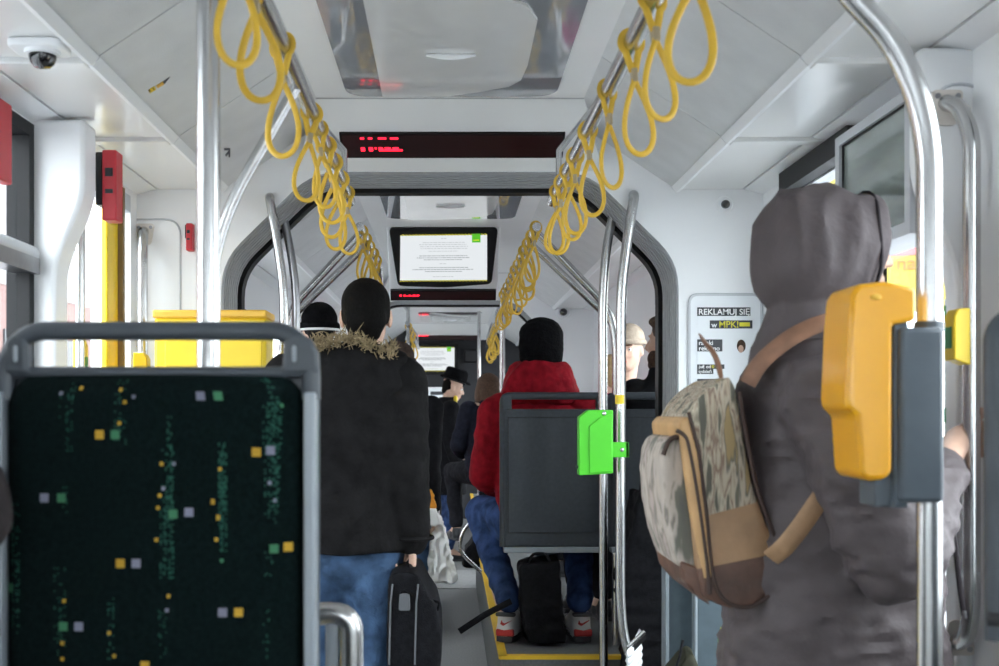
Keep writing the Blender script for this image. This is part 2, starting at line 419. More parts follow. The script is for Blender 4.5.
# side walls with openings -------------------------------------------------------------------------
def wall_side(side, y0, y1, holes, mat=None):
    """wall slab with rectangular holes [(ya,yb,za,zb)], built as one mesh of boxes per wall run"""
    sx = -1 if side == 'left' else 1
    mb = MB(); x = sorted((sx * WX, sx * (WX + .06)))
    cur = y0
    for ya, yb, za, zb in sorted(holes):
        if ya > cur: mb.box(*x, cur, ya, 0, 2.6)
        if za > 0: mb.box(*x, ya, yb, 0, za)
        if zb < 2.6: mb.box(*x, ya, yb, zb, 2.6)
        cur = yb
    if y1 > cur: mb.box(*x, cur, y1, 0, 2.6)
    return S('wall_' + side, mb, mat or M['white'], smooth=False)
wn = [0]
def window(side, ya, yb, za, zb, bar=None, fr=.035, frame='black', pane='pane'):
    wn[0] += 1
    sx = -1 if side == 'left' else 1
    xa, xb = sx * (WX - .012), sx * (WX + .05)
    x = sorted((xa, xb)); mb = MB()
    for q in ((ya, yb, za, za + fr), (ya, yb, zb - fr, zb), (ya, ya + fr, za + fr, zb - fr), (yb - fr, yb, za + fr, zb - fr)): mb.box(*x, *q)
    w = S('window_%d' % wn[0], mb, M[frame], smooth=False)
    MB().box(*sorted((sx * (WX + .02), sx * (WX + .026))), ya + fr, yb - fr, za + fr, zb - fr).build('window_pane', M[pane], w)
    if bar:
        b = MB(); b.tube([(sx * (WX - .01), ya + .01, bar), (sx * (WX - .01), yb - .01, bar)], .022, 10)
        b2 = MB(); b2.box(*sorted((sx * (WX - .03), sx * (WX + .03))), ya + .005, yb - .005, bar - .055, bar - .012)
        b.build('window_rail', M['wallgrey'], w); b2.build('window_bar', M['darksteel'], w)
    return w
# our section
wall_side('left', Y0, YE, [(-1.2, -.4, .95, 2.0), (1.12, 3.01, .95, 2.14), (3.14, 3.96, 0.0, 2.13)])
window('left', -1.2, -.4, .95, 2.0)  # unseen rear side window, sized for the light behind the camera
window('left', 1.12, 3.01, .95, 2.14, bar=1.785)
wall_side('right', Y0, YE, [(-1.2, .45, .95, 2.0), (1.30, 2.27, .95, 2.1), (2.50, 3.70, 0.0, 2.14)])
window('right', -1.2, .45, .95, 2.0); window('right', 1.30, 2.27, .95, 2.1)  # unseen windows, added and sized to brighten the right pillar
# second section
wall_side('left', YT + .03, 8.8, [(4.5, 6.2, .8, 1.92), (6.3, 8.6, .3, 1.92)])
window('left', 4.5, 6.2, .8, 1.92); window('left', 6.3, 8.6, .3, 1.92)
wall_side('right', YT + .03, 8.8, [(4.45, 5.85, .8, 2.0), (5.95, 8.6, .8, 1.46)])
window('right', 4.45, 5.85, .8, 2.0); window('right', 5.95, 8.6, .8, 1.46)  # long low window added to brighten this section
# third section
for sd in ('left', 'right'):
    wall_side(sd, 9.155, 13.75, [(9.5, 10.9, .3, 1.95), (11.1, 13.4, .9, 1.95)])
    window(sd, 9.5, 10.9, .3, 1.95); window(sd, 11.1, 13.4, .9, 1.95)
# rear end of our section behind the seats: unseen, its small window sized for the light let in
mb = MB(); mb.box(-1.2, 1.2, Y0 - .05, Y0, 0, 1.2).box(-1.2, -.45, Y0 - .05, Y0, 1.2, 2.6).box(.45, 1.2, Y0 - .05, Y0, 1.2, 2.6).box(-.45, .45, Y0 - .05, Y0, 1.9, 2.6)
wr = S('wall_rear', mb, M['white'], smooth=False)
wn[0] += 1
w = S('window_%d' % wn[0], MB().box(-.45, .45, Y0 - .04, Y0, 1.2, 1.24).box(-.45, .45, Y0 - .04, Y0, 1.86, 1.9).box(-.45, -.41, Y0 - .04, Y0, 1.24, 1.86).box(.41, .45, Y0 - .04, Y0, 1.24, 1.86), M['black'], smooth=False)
MB().box(-.41, .41, Y0 - .025, Y0 - .02, 1.24, 1.86).build('window_pane', M['pane'], w)

# pillars (fins) with the S-curved inner edge ------------------------------------------------------
def fin(side, y0, y1, xin_top, xin_low, za, zb, mat='white'):
    sx = -1 if side == 'left' else 1
    pts = [(sx * 1.2, 0), (sx * 1.2, 2.16), (sx * xin_top, 2.16), (sx * xin_top, zb)]
    for k in range(1, 9):
        u = k / 9; e = u * u * (3 - 2 * u)
        pts.append((sx * (xin_top + (xin_low - xin_top) * e), zb + (za - zb) * u))
    pts += [(sx * xin_low, za), (sx * xin_low, 0)]
    return S('trim_pillar_' + side, MB().xz(pts, y0, y1), M[mat], bevel=.012)
fin('left', 3.02, 3.13, 1.005, 1.085, 1.72, 1.99)
fin('right', 2.42, 2.49, 1.035, 1.118, 1.60, 1.92, 'white')
# recessed panel lines round the wall handles
def recess(x0, x1, z0, z1, y):
    p = fillet([(x0, y, z0), (x0, y, z1), (x1, y, z1), (x1, y, z0)], .06, 6, closed=True)
    return S('trim_recess', MB().tube(p, .004, 6, closed=True), M['wallgrey'])
recess(-1.2, -.99, .6, 2.06, YE - .001)
recess(XX(935, 455), XX(986, 455), .6, ZZ(84, 455), 2.419)

# doors -------------------------------------------------------------------------------------------
d1 = S('door_1', MB().box(-1.19, -1.15, 3.14, 3.20, 0, 2.13).box(-1.19, -1.15, 3.20, 3.68, 0, .12).box(-1.19, -1.15, 3.20, 3.68, 2.07, 2.13).box(-1.19, -1.15, 3.82, 3.96, 2.07, 2.13).box(-1.19, -1.15, 3.82, 3.96, 0, .1), M['wallgrey'], smooth=False)
MB().box(-1.168, -1.146, 3.68, 3.80, 0, 2.13).build('door_edge', M['byellow'], d1, bevel=.006)
MB().box(-1.172, -1.168, 3.20, 3.68, .12, 2.07).build('door_pane', M['pane'], d1)
MB().box(-1.19, -1.13, 3.80, 3.825, 0, 2.13).build('door_seal', pm('brown_seal', (.22, .15, .07), .6), d1)
MB().box(-1.172, -1.168, 3.825, 3.96, .1, 2.07).build('door_pane', M['pane'], d1)
d2 = S('door_2', MB().box(1.15, 1.20, 2.50, 2.53, 0, 2.14).box(1.15, 1.20, 3.02, 3.10, 0, 2.14).box(1.15, 1.20, 3.64, 3.70, 0, 2.14).box(1.15, 1.20, 2.53, 3.64, 0, .15).box(1.15, 1.20, 2.53, 3.64, 2.08, 2.14), M['wallgrey'], smooth=False)
MB().box(1.17, 1.175, 2.53, 3.02, .15, 2.08).build('door_pane', M['pane'], d2)
MB().box(1.17, 1.175, 3.10, 3.64, .15, 2.08).build('door_pane', M['pane'], d2)
MB().box(1.145, 1.2, 3.02, 3.12, .0, 2.14).build('door_seal', M['black'], d2)
MB().box(1.10, 1.2, 3.05, 3.68, 2.085, 2.15).build('door_header', M['black'], d2)

# raised floors under the seats -------------------------------------------------------------------
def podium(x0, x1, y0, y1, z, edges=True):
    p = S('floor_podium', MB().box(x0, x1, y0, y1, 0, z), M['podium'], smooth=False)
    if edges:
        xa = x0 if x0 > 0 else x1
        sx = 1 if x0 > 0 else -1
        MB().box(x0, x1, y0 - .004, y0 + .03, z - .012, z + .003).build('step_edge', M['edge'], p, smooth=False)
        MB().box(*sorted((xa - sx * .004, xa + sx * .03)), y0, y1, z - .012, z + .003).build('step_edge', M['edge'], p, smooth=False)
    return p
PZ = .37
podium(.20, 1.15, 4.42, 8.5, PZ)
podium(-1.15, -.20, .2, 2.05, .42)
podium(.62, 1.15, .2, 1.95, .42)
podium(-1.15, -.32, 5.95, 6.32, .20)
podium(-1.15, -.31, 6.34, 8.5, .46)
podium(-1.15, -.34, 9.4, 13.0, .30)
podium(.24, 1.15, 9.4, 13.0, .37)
# scenery outside ------------------------------------------------------------------------------
S('ground', MB().box(-40, 40, -25, 45, -.5, -.42), M['street'])
b = thing('building', 'pale building with a pink ground storey seen through the window beside the yellow edged door', 'building', (-9, 22, -.42))
MB().box(-16, -9, 4, 40, 3.9, 12).build('upper_storey', M['facade'], b, smooth=False)
MB().box(-16, -9.02, 4, 40, -.42, 3.9).build('ground_storey', M['pinkwall'], b, smooth=False)
for k in range(5):
    y = 19 + k * 3.2
    f = MB().box(-9.04, -8.98, y, y + 1.3, 1.0, 3.0).build('window', M['dark'], b, smooth=False)
bb = thing('billboard', 'yellow advertising board with pink lettering outside the right-hand door', 'billboard', (3.13, 7.33, -.42))
b0 = V((3.13, 7.33, 0)); bd = V((.9, -.436, 0)).normalized(); bn = V((bd.y, -bd.x, 0)); bn = bn if bn.y < 0 else -bn
def bpt(u, z, d=0.): return b0 + bd * u + bn * d + V((0, 0, z))
def on_board(x, y):
    # sight line of a photo pixel cut with the board's plane
    r_ = V(((x - PX) / FPX, 1, 0)); t_ = b0.dot(bn) / r_.dot(bn); p = r_ * t_
    return (p - b0).dot(bd), EYE - (y - PY) / FPX * t_
MB().prism([bpt(-.9, 2.02), bpt(.9, 2.02), bpt(.9, 3.2), bpt(-.9, 3.2)], -bn * .06).build('board', M['billy'], bb, smooth=False)
for u in (-.6, .6): MB().prism([bpt(u, -.42, -.07), bpt(u + .08, -.42, -.07), bpt(u + .08, 2.4, -.07), bpt(u, 2.4, -.07)], -bn * .08).build('post', M['darksteel'], bb, smooth=False)
def bill_text(t, size, x, y, mat):
    u, z = on_board(x, y); p = bpt(u, z, .006)
    me = text_mb(t, size, Matrix.Translation(p) @ Matrix.Rotation(math.atan2(bd.y, bd.x), 4, 'Z') @ Matrix.Rotation(PI / 2, 4, 'X'))
    return link('lettering', me, M[mat], bb, smooth=False)
bill_text('na', .135, 896, 270, 'billt')
bill_text('d', .135, 942.5, 270, 'billt')
u_, z_ = on_board(944, 243)
MB().tube([bpt(u_ + .10 * math.cos(a * PI / 12), z_ + .10 * math.sin(a * PI / 12), .004) for a in range(24)], 1, 6, flat=(.028, .004), up=(0, 0, 1), closed=True).build('pink_ring', M['billp'], bb)
u_, z_ = on_board(900, 256)
MB().prism([bpt(u_ - .10, z_, .004), bpt(u_ + .16, z_, .004), bpt(u_ + .16, z_ + .10, .004), bpt(u_ + .02, z_ + .09, .004)], -bn * .003).build('pink_shape', M['billp'], bb, smooth=False)

# ================================= CEILING FITTINGS ==============================================
def hatch(y0, y1, label):
    t = thing('roof_hatch', label, 'hatch', (0, (y0 + y1) / 2, Z_C))
    r = fillet([(-.345, y0, Z_C), (.355, y0, Z_C), (.355, y1, Z_C), (-.345, y1, Z_C)], .09, 6, True)
    MB().prism([V((p.x, p.y, Z_C - .006)) for p in r], (0, 0, .006)).build('glass_panel', M['mirror'], t, smooth=False)
    L = y1 - y0; yy = lambda u: y0 + u * L
    pts = [(-.22, yy(.02)), (.0, yy(.24)), (.13, yy(.345)), (.20, yy(.395)), (.235, yy(.47)), (.236, yy(.74)), (.225, yy(.85)), (.19, yy(.90)), (.09, yy(.945)), (-.02, yy(.985)), (-.225, yy(.985))]
    MB().xy(pts, Z_C - .014, Z_C - .006).build('white_cover', M['hatch'], t, smooth=False)
    yh = yy(.66); hp = []
    MB().tube([(-.07 + .145 * k / 10, yh + .012 * math.sin(PI * k / 10), Z_C - .020) for k in range(11)], [.004 + .006 * math.sin(PI * k / 10) for k in range(11)], 8).build('handle', M['white'], t)
    return t
hatch(2.30, 3.70, 'glossy roof hatch with white cover on the ceiling of the nearest section')
hatch(4.75, 6.07, 'roof hatch in front of the hanging information screen')
hatch(11.9, 13.2, 'roof hatch in the farthest section reflecting red display light')

LEDTXT = {'A': (110, 11, [(9, 9, 2), (13, 9, 2), (18, 9, 4), (24, 9, 4), (9, 4, 2), (13, 4, 2), (18, 4, 2), (21, 4, 3), (25, 4, 3), (9, 3, 2), (13, 3, 2), (16, 4, 1), (18, 3, 6), (24, 3, 6), (19, 3, 4)]),
          'B': (104, 10, [(8, 4, 2), (8, 5, 2), (12, 4, 2), (12, 5, 2), (15, 4, 1), (17, 4, 3), (17, 5, 2), (21, 4, 3), (21, 5, 3), (25, 5, 3), (25, 4, 2)])}
def led(label, kind, p0, xl, xr, h, slope):
    """dot-matrix board: p0=(y,z) of its bottom edge, slope unit vector (dy,dz) going up"""
    t = thing('destination_display', label, 'display', ((xl + xr) / 2, p0[0], p0[1]))
    nx, nz, runs = LEDTXT[kind]
    lit = {(a + k, z) for a, z, n in runs for k in range(n)}
    nrm = V((0, -slope[1], slope[0])) * -1
    nrm = V((0, -abs(slope[1]), -abs(slope[0])))
    fn = lambda u, v: V((xl + (xr - xl) * u, p0[0] + slope[0] * h * v, p0[1] + slope[1] * h * v)) + nrm * .012
    grid_face(nx, nz, fn, lambda i, j: 1 if (i, j) in lit else 0, 'lamp_matrix', [M['led_bg'], M['led_on']], t, None)
    q = [(xl - .008, -.006), (xr + .008, -.006), (xr + .008, h + .006), (xl - .008, h + .006)]
    MB().prism([V((a, p0[0] + slope[0] * b, p0[1] + slope[1] * b)) + nrm * .011 for a, b in q], nrm * -.03).build('housing', M['black'], t, smooth=False)
    return t
def sl(dy, dz): L = math.hypot(dy, dz); return (dy / L, dz / L)
def on_fascia(i, ypx):
    """t (0 top .. 1 bottom) on fascia i seen at photo row ypx"""
    ya, ye = SECT[i][1], SECT[i][2]; best = min((abs(PY - ((Z_C + (2.237 - Z_C) * t / 400) - EYE) * FPX / (ya + (ye - ya) * t / 400) - ypx), t / 400) for t in range(401))
    t = best[1]; return (ya + (ye - ya) * t, Z_C + (2.237 - Z_C) * t)
def fascia_led(i, y_top, y_bot, xpl, xpr, label, kind):
    a = on_fascia(i, y_bot); b = on_fascia(i, y_top)
    s = FPX / ((a[0] + b[0]) / 2)
    return led(label, kind, a, XX(xpl, s), XX(xpr, s), math.hypot(b[0] - a[0], b[1] - a[1]), sl(b[0] - a[0], b[1] - a[1]))
fascia_led(0, 133, 154.5, 343, 561.5, 'long red dot display on the white fascia above the nearest gangway', 'A')
# ---------------- hanging information screen with its small dot display --------------------------
def poster_quad(xl, xr, yt, yb, s0, s1):
    return W(xl, yt, s0), W(xr, yt, s0), W(xl, yb, s1), W(xr, yb, s1)
def screen_cells(nx, nz):
    random.seed(3); d = {}
    stripe = max(3, nx // 24)
    for i in range(nx):
        for j in (0, 1): d[(i, j)] = 3 if ((i + j * 2) % stripe) < stripe // 2 else 4
        for j in (nz - 1, nz - 2): d[(i, j)] = 3 if ((i + j * 2) % stripe) < stripe // 2 else 4
    def line(v, x0, x1, m):
        j = int(nz * v); i = int(nx * x0)
        while i < nx * x1:
            w = random.choice((2, 3, 4, 5, 6))
            for k in range(w):
                if i + k < nx * x1: d[(i + k, j)] = m
            i += w + 1
    line(.91, .47, .53, 1)
    for k, (a, b) in enumerate([(.26, .74), (.22, .76), (.23, .78), (.24, .77), (.33, .66)]): line(.83 - k * .045, a, b, 1)
    for k, (a, b) in enumerate([(.22, .77), (.19, .80), (.28, .71)]): line(.555 - k * .045, a, b, 2)
    line(.385, .46, .53, 1)
    for k, (a, b) in enumerate([(.22, .78), (.15, .84), (.29, .71)]): line(.30 - k * .045, a, b, 2)
    line(.11, .38, .62, 1)
    for i in range(int(nx * .83), int(nx * .93)):
        for j in range(int(nz * .82), nz): d[(i, j)] = 5
    for i in range(int(nx * .845), int(nx * .915)): d[(i, int(nz * .87))] = 3
    return d
SCRM = [M['scr'], M['scr_grey'], M['scr_dk'], M['scr_y'], M['scr_k'], M['scr_g']]
t = thing('information_screen', 'hanging information screen showing notice text with striped yellow borders, above the small display', 'screen', W(444, 222, 172))
T = [W(386, 220, 173), W(501, 220, 173), W(497, 301, 166), W(390, 301, 166)]
MB().prism(T, (0, .10, .03)).build('white_housing', M['white'], t, smooth=False, bevel=.008)
nrm = (T[1] - T[0]).cross(T[3] - T[0]).normalized(); nrm = nrm if nrm.y < 0 else -nrm
B = fillet([W(389, 227, 172.4), W(498, 227, 172.4), W(491.5, 283, 167.6), W(445, 286.5, 167.3), W(398, 285, 167.5)], .03, 4, True)
MB().prism([p + nrm * .014 for p in B], -nrm * .02).build('bezel', M['black'], t, smooth=False)
q = [W(400, 280.5, 167.8), W(487, 280.0, 167.8), W(487, 232.5, 172), W(400.5, 233.5, 172)]
cells = screen_cells(132, 72)
grid_face(132, 72, lambda u, v: (q[0] * (1 - u) + q[1] * u) * (1 - v) + (q[3] * (1 - u) + q[2] * u) * v + nrm * .017, lambda i, j: cells.get((i, j), 0), 'lit_picture', SCRM, t)
a = W(392, 299, 166.3); b_ = W(392, 291, 167)
dv = b_ - a
led('small red dot display under the hanging information screen', 'B', (a.y - .012, a.z), XX(392, 166.6), XX(494.5, 166.6), math.hypot(dv.y, dv.z), sl(dv.y, dv.z))
# cab partition: display, screen, loudspeaker, poster
SC = 80.3
led('red dot display on the dark cab wall at the far end', 'B', (FPX / SC - .02, ZZ(340, SC)), XX(411, SC), XX(478, SC), 9 / SC, (0, 1))
t = thing('information_screen', 'far information screen on the dark cab wall behind the man in the hat', 'screen', W(433, 360, SC))
yq = FPX / SC - .03
MB().box(XX(408, SC), XX(458, SC), yq, yq + .03, ZZ(375, SC), ZZ(344, SC)).build('bezel', M['black'], t, smooth=False)
scf = screen_cells(88, 48)
grid_face(88, 48, lambda u, v: V((XX(410.5, SC) + (XX(454.5, SC) - XX(410.5, SC)) * u, yq - .003, ZZ(371.5, SC) + (ZZ(347, SC) - ZZ(371.5, SC)) * v)), lambda i, j: scf.get((i, j), 0), 'lit_picture', SCRM, t)
t = thing('loudspeaker', 'small black box on the cab wall right of the far screen', 'speaker', W(472, 358, SC))
MB().box(XX(464, SC), XX(478, SC), yq - .05, FPX / SC, ZZ(363, SC), ZZ(350, SC)).build('box', M['black'], t, bevel=.01)
MB().box(XX(465.5, SC), XX(476.5, SC), yq - .054, yq - .05, ZZ(361.5, SC), ZZ(351.5, SC)).build('grille', M['dark'], t)
t = thing('notice', 'white framed notice on the cab wall behind the man in the hat', 'poster', W(434, 405, SC))
MB().box(XX(427, SC), XX(450, SC), yq, FPX / SC, ZZ(420, SC), ZZ(387, SC)).build('frame', M['white'], t, bevel=.02)
MB().box(XX(429, SC), XX(448, SC), yq - .004, yq, ZZ(418, SC), ZZ(389, SC)).build('sheet', M['paper'], t, smooth=False)
MB().box(XX(430.5, SC), XX(446, SC), yq - .006, yq - .004, ZZ(395, SC), ZZ(391.5, SC)).build('heading', M['ink'], t, smooth=False)

# ---------------- dome cameras ---------------------------------------------------------------------
def dome(label, base, r, wall=False):
    t = thing('dome_camera', label, 'camera', base)
    if not wall:
        p = fillet([(base.x - r * 2.1, base.y - r * 1.6, base.z), (base.x + r * 1.7, base.y - r * 1.6, base.z), (base.x + r * 1.7, base.y + r * 1.6, base.z), (base.x - r * 2.1, base.y + r * 1.6, base.z)], r * .8, 5, True)
        MB().prism(p, (0, 0, -r * .55)).build('mount', M['white'], t, bevel=.004)
        MB().lathe([(r * 1.25, -r * .55), (r * 1.22, -r * .8), (r * .98, -r * .85)], base).build('ring', M['white'], t)
        MB().lathe([(r * .97, -r * .8), (r * .95, -r * 1.1), (r * .8, -r * 1.45), (r * .5, -r * 1.7), (r * .05, -r * 1.8)], base).build('dome', M['dome'], t)
    else:
        MB().tube([base, base + V((0, -r * 1.1, 0))], [r * 2.0, r * 1.6], 24).build('mount', M['white'], t)
        MB().ell(base + V((0, -r * 1.2, -r * .1)), (r * 1.05, r * 1.0, r * 1.0)).build('dome', M['dome'], t)
    return t
dome('black dome camera on a white base under the left side ceiling', V((-.90, 2.43, Z_S - .001)), .031)
dome('small dome camera high on the white wall above the advertising poster', V((XX(724, 272), YE, ZZ(205, 272))), .016, True)
dome('dark dome camera on the distant wall right of the red jacket passenger', V((XX(563, 125), 8.8, ZZ(312, 125))), .03, True)
dome('dark dome camera on the distant wall left of the man in the black parka', V((XX(324, 125), 8.8, ZZ(293, 125))), .02, True)

# ---------------- red emergency boxes ---------------------------------------------------------------
def redbox(label, x0, x1, y0, y1, z0, z1, back, name='emergency_box'):
    t = thing(name, label, 'emergency device', ((x0 + x1) / 2, (y0 + y1) / 2, z0))
    w = x1 - x0
    MB().box(x0 + (back if back > 0 else 0), x1 + (back if back < 0 else 0), y0, y1, z0, z1).build('cover', M['red'], t, bevel=.004)
    if back > 0: MB().box(x0, x0 + back - .001, y0 + .01, y1, z0 + .045, z1 - .004).build('backplate', M['dark'], t, bevel=.003)
    else: MB().box(x1 + back + .001, x1, y0 + .01, y1, z0 + .045, z1 - .004).build('backplate', M['dark'], t, bevel=.003)
    for k in range(2): MB().box(x0 + max(back, 0) + w * .16, x0 + max(back, 0) + w * .5, y0 - .003, y0 + .002, z0 + (z1 - z0) * (.38 + .24 * k), z0 + (z1 - z0) * (.44 + .30 * k)).build('slot', M['dark'], t)
    return t
redbox('red emergency box with black back on the pillar by the yellow door edge', XX(96, 349), XX(118, 349), 3.135, 3.20, ZZ(221, 349), ZZ(151, 349), .022)
t = redbox('red emergency box with dark mesh top at the upper corner of the left window', -1.152, -1.114, 2.70, 2.80, ZZ(179, 404), ZZ(97, 404), .012)
MB().box(-1.145, -1.112, 2.685, 2.70, ZZ(130, 404), ZZ(92, 404)).build('mesh_pad', M['dark'], t, bevel=.006)
redbox('narrow red box on the front wall beside the left gangway mouth', XX(187, 272), XX(195, 272), 4.00, YE, ZZ(252, 272), ZZ(225, 272), .006)
redbox('small red box with black side on the distant wall left of the parka man', XX(315, 125), XX(327, 125), 8.7, 8.8, ZZ(318, 125), ZZ(297, 125), .03)
redbox('small red box on the distant white pillar above the beanie of the red jacket passenger', XX(580, 125), XX(588, 125), 8.68, 8.8, ZZ(304, 125), ZZ(286, 125), .005)

# ---------------- rails, poles and handles ----------------------------------------------------------
RZ = 2.11; RX = .37; RR = .0185
def rail(name, label, path, r=RR, fr=.10, mat='steel', cat='handrail', fittings=()):
    p = fillet(path, fr, 8)
    t = thing(name, label, cat, path[0])
    MB().tube(p, r, 16).build('tube', M[mat], t)
    for nm, mb in fittings: mb.build(nm, M['steel' if nm != 'bracket' else 'cream'], t)
    return t
def hanger(x, y):
    sx = 1 if x > 0 else -1
    xt = sx * .50; zt = Z_C - (.50 - X_C) / (X_S - X_C) * (Z_C - Z_S)
    return ('hanger', MB().tube([(x, y, RZ), (x, y, RZ + .12), (xt, y, zt + .01)], .011, 10))
rail('overhead_rail', 'long steel overhead rail with yellow straps on the left', [(-.345, Y0 + .1, RZ), (-.345, 2.2, RZ), (-.358, 3.95, RZ - .002)], fittings=[hanger(-.355, 3.7)])
rail('overhead_rail', 'long steel overhead rail with yellow straps on the right', [(.367, Y0 + .1, RZ), (.372, 2.2, RZ), (.366, 3.95, RZ - .002)], fittings=[hanger(.366, 3.7)])
rail('overhead_rail', 'second overhead rail on the left beyond the gangway, bending down to a post', [(-.37, 4.5, RZ), (-.37, 5.85, RZ), (-.37, 5.95, .46)], fr=.2)
rail('overhead_rail', 'second overhead rail on the right beyond the gangway, bending down to a post', [(.355, 4.5, RZ), (.345, 7.25, RZ), (.352, 7.4, PZ)], fr=.2)
rail('overhead_rail', 'far overhead rail on the right with a bunch of yellow straps', [(.40, 9.5, RZ), (.44, 13.3, RZ)], fittings=[hanger(.41, 9.8), hanger(.44, 13.0)])
rail('overhead_rail', 'far overhead rail on the left beyond the parka man', [(-.37, 9.5, RZ), (-.38, 13.3, RZ)], fittings=[hanger(-.37, 9.8), hanger(-.38, 13.0)])
def pole(label, path, r=.0175, fr=.12, mat='steel', **k): return rail('handrail_pole', label, path, r, fr, mat, 'pole', **k)
yl = 1.83
t = pole('straight steel pole standing behind the patterned seat', [(XX(209, 600), yl, .42), (XX(209, 600), yl, 2.42)], .0195)
MB().lathe([(.04, 0), (.04, .012), (.022, .02)], (XX(209, 600), yl, .42)).build('foot', M['steel'], t)
# bent brace from the left rail down behind that pole
pole('slanted steel brace running down from the left overhead rail', [(-.347, 2.52, RZ), (-.50, 2.52, 1.84), (-.545, 2.52, 1.70), (-.548, 2.52, 0)], .0135)
yp = FPX / 600
vp = pole('thick steel pole with curved top carrying the yellow ticket validator', [W(930, 1100, 600), W(929, 150, 600), W(918, 95, 600), W(893, 40, 600), W(850, -4, 600), W(805, -70, 600), W(762, -186, 600)], .0205, .06)
s_ = 274; yy = FPX / s_
t = pole('near steel pole on the right of the gangway mouth with yellow tape band', [W(634.5, 194, s_) + V((0, .05, 0)), W(634.5, 194, s_), W(628, 235, s_), W(621, 290, s_), W(620.5, 600, s_), W(624, 640, s_), W(646, 700, s_), W(652, 780, s_)], .0185, .10)
MB().tube([W(620.5, 395, s_), W(620.5, 404, s_)], .0192, 16).build('tape_band', M['byellow'], t)
s_ = 256
pole('farther dark-looking steel pole inside the right gangway behind the green box', [W(613, 214, s_), W(606, 250, s_), W(602.5, 300, s_), W(604, 768, s_)], .0175, .10)
s_ = 274
pole('near bent steel pole on the left of the gangway mouth', [W(269, 196, s_) + V((0, .05, 0)), W(269, 196, s_), W(277, 240, s_), W(284, 290, s_), W(284, 783, s_)], .0165, .10)
s_ = 256
pole('farther bent steel pole inside the left gangway', [W(283, 215, s_), W(291, 252, s_), W(296, 290, s_), W(296, 768, s_)], .016, .10, 'darksteel')
# slanted brace pairs beyond the gangway
for k, (yv, xx, zz) in enumerate(((4.62, .70, 1.73), (4.95, .765, 1.70))):
    pole(('nearer' if k == 0 else 'farther') + ' slanted steel brace dropping from the right rail behind the gangway', [(.36, yv, RZ), (xx - .03, yv + .02, zz + .06), (xx, yv + .02, zz - .08), (xx, yv + .02, PZ)], .0165, .08)
    pole(('nearer' if k == 0 else 'farther') + ' slanted steel brace dropping from the left rail behind the gangway', [(-.37, yv, RZ), (-xx + .03, yv + .02, zz + .06), (-xx, yv + .02, zz - .08), (-xx, yv + .02, 0)], .0165, .08)
pole('far thin pole left of the cab screen beside the hanging straps', [(XX(409, 112), FPX / 112, 0), (XX(408, 112), FPX / 112, 2.36)], .016)
pole('far pole between the bob-haired woman and the man in the hat', [(XX(479, 105), FPX / 105, .37), (XX(479, 105), FPX / 105, 2.3)], .016)
t = pole('pair of thin steel posts on the left step beyond the parka man', [(XX(371, 176), FPX / 176, .20), (XX(371, 176), FPX / 176, 1.05), (XX(381, 176), FPX / 176, 1.05), (XX(381, 176), FPX / 176, .20)], .011, .02)
# wall grab handles
def grab(label, x, y, z0, z1, ywall, s):
    t = thing('grab_handle', label, 'handle', (x, ywall, z0))
    p = fillet([(x - .022, ywall - .004, z1), (x - .012, ywall - .05, z1 - .02), (x, y, z1 - .09), (x, y, z0 + .09), (x + .004, ywall - .05, z0 + .02), (x + .004, ywall - .004, z0)], .05, 6)
    MB().tube(p, .0180, 16).build('tube', M['steel'], t)
    for zz, xo, up in ((z1, -.018, 1), (z0, .008, -1)):
        q = fillet([(x + xo - .036, ywall - .007, zz + up * .028), (x + xo + .036, ywall - .007, zz + up * .028), (x + xo + .022, ywall - .007, zz - up * .05), (x + xo - .022, ywall - .007, zz - up * .05)], .014, 4, True)
        pl = MB().prism(q, (0, .0068, 0)).build('mounting_plate', M['cream'], t)
        for dx in (-.022, .022):
            MB().tube([(x + xo + dx, ywall - .0075, zz + up * .014), (x + xo + dx, ywall - .011, zz + up * .014)], .0062, 10).build('screw', M['darksteel'], pl)
    return t
grab('long steel grab handle on the right pillar, held by the hooded passenger', XX(971.5, 470), FPX / 470, ZZ(648, 466), ZZ(101, 458), 2.42, 470)
grab('steel grab handle on the white front wall beside the yellow door edge', XX(145, 277), FPX / 279, .95, ZZ(231, 273), YE, 277)
pole('steel hand pole in the left doorway behind the white pillar', [(XX(80, 330), FPX / 330, 0), (XX(80, 330), FPX / 330, 2.15)], .0145, .06)
# door push buttons
def button(label, x, y, z, w, h, face):
    t = thing('door_button', label, 'button', (x, y, z))
    q = [(x + face * w, y, z), (x, y, z + h * .10), (x, y, z + h * .86), (x + face * w * .25, y, z + h), (x + face * w, y, z + h)]
    MB().prism(q, (0, .05, 0)).build('housing', M['byellow'], t, bevel=.003)
    MB().box(*sorted((x - face * .003, x + face * .004)), y + .012, y + .04, z + h * .30, z + h * .68).build('push_plate', M['stickg'], t, bevel=.001)
    return t
button('yellow door button box clipped to the right grab handle', XX(954.5, 474), FPX / 474, ZZ(365, 474), .034, 57 / 474, 1)
button('yellow button box on the hand pole in the left doorway', XX(92, 306), 3.51, ZZ(395, 306), .034, .18, -1)
button('small yellow button box low on the left grab handle', XX(149, 280), FPX / 282, ZZ(395, 280), .05, .15, -1)
# yellow cabinet behind the seat
t = thing('yellow_cabinet', 'bright yellow box with orange lip behind the patterned seat and steel pole', 'cabinet', (XX(212, 300), 3.72, 0))
s_ = 298; yy = FPX / s_
MB().box(XX(154, s_), XX(266, s_), yy, yy + .16, .0, ZZ(317, s_)).build('body', M['byellow'], t, bevel=.01)
MB().box(XX(153, s_), XX(267, s_), yy - .012, yy + .17, ZZ(318, s_), ZZ(310, s_)).build('lip', M['oyellow'], t, bevel=.006)
MB().box(XX(165, s_), XX(262, s_), yy - .004, yy + .01, .2, ZZ(330, s_)).build('door', M['byellow'], t, bevel=.003)

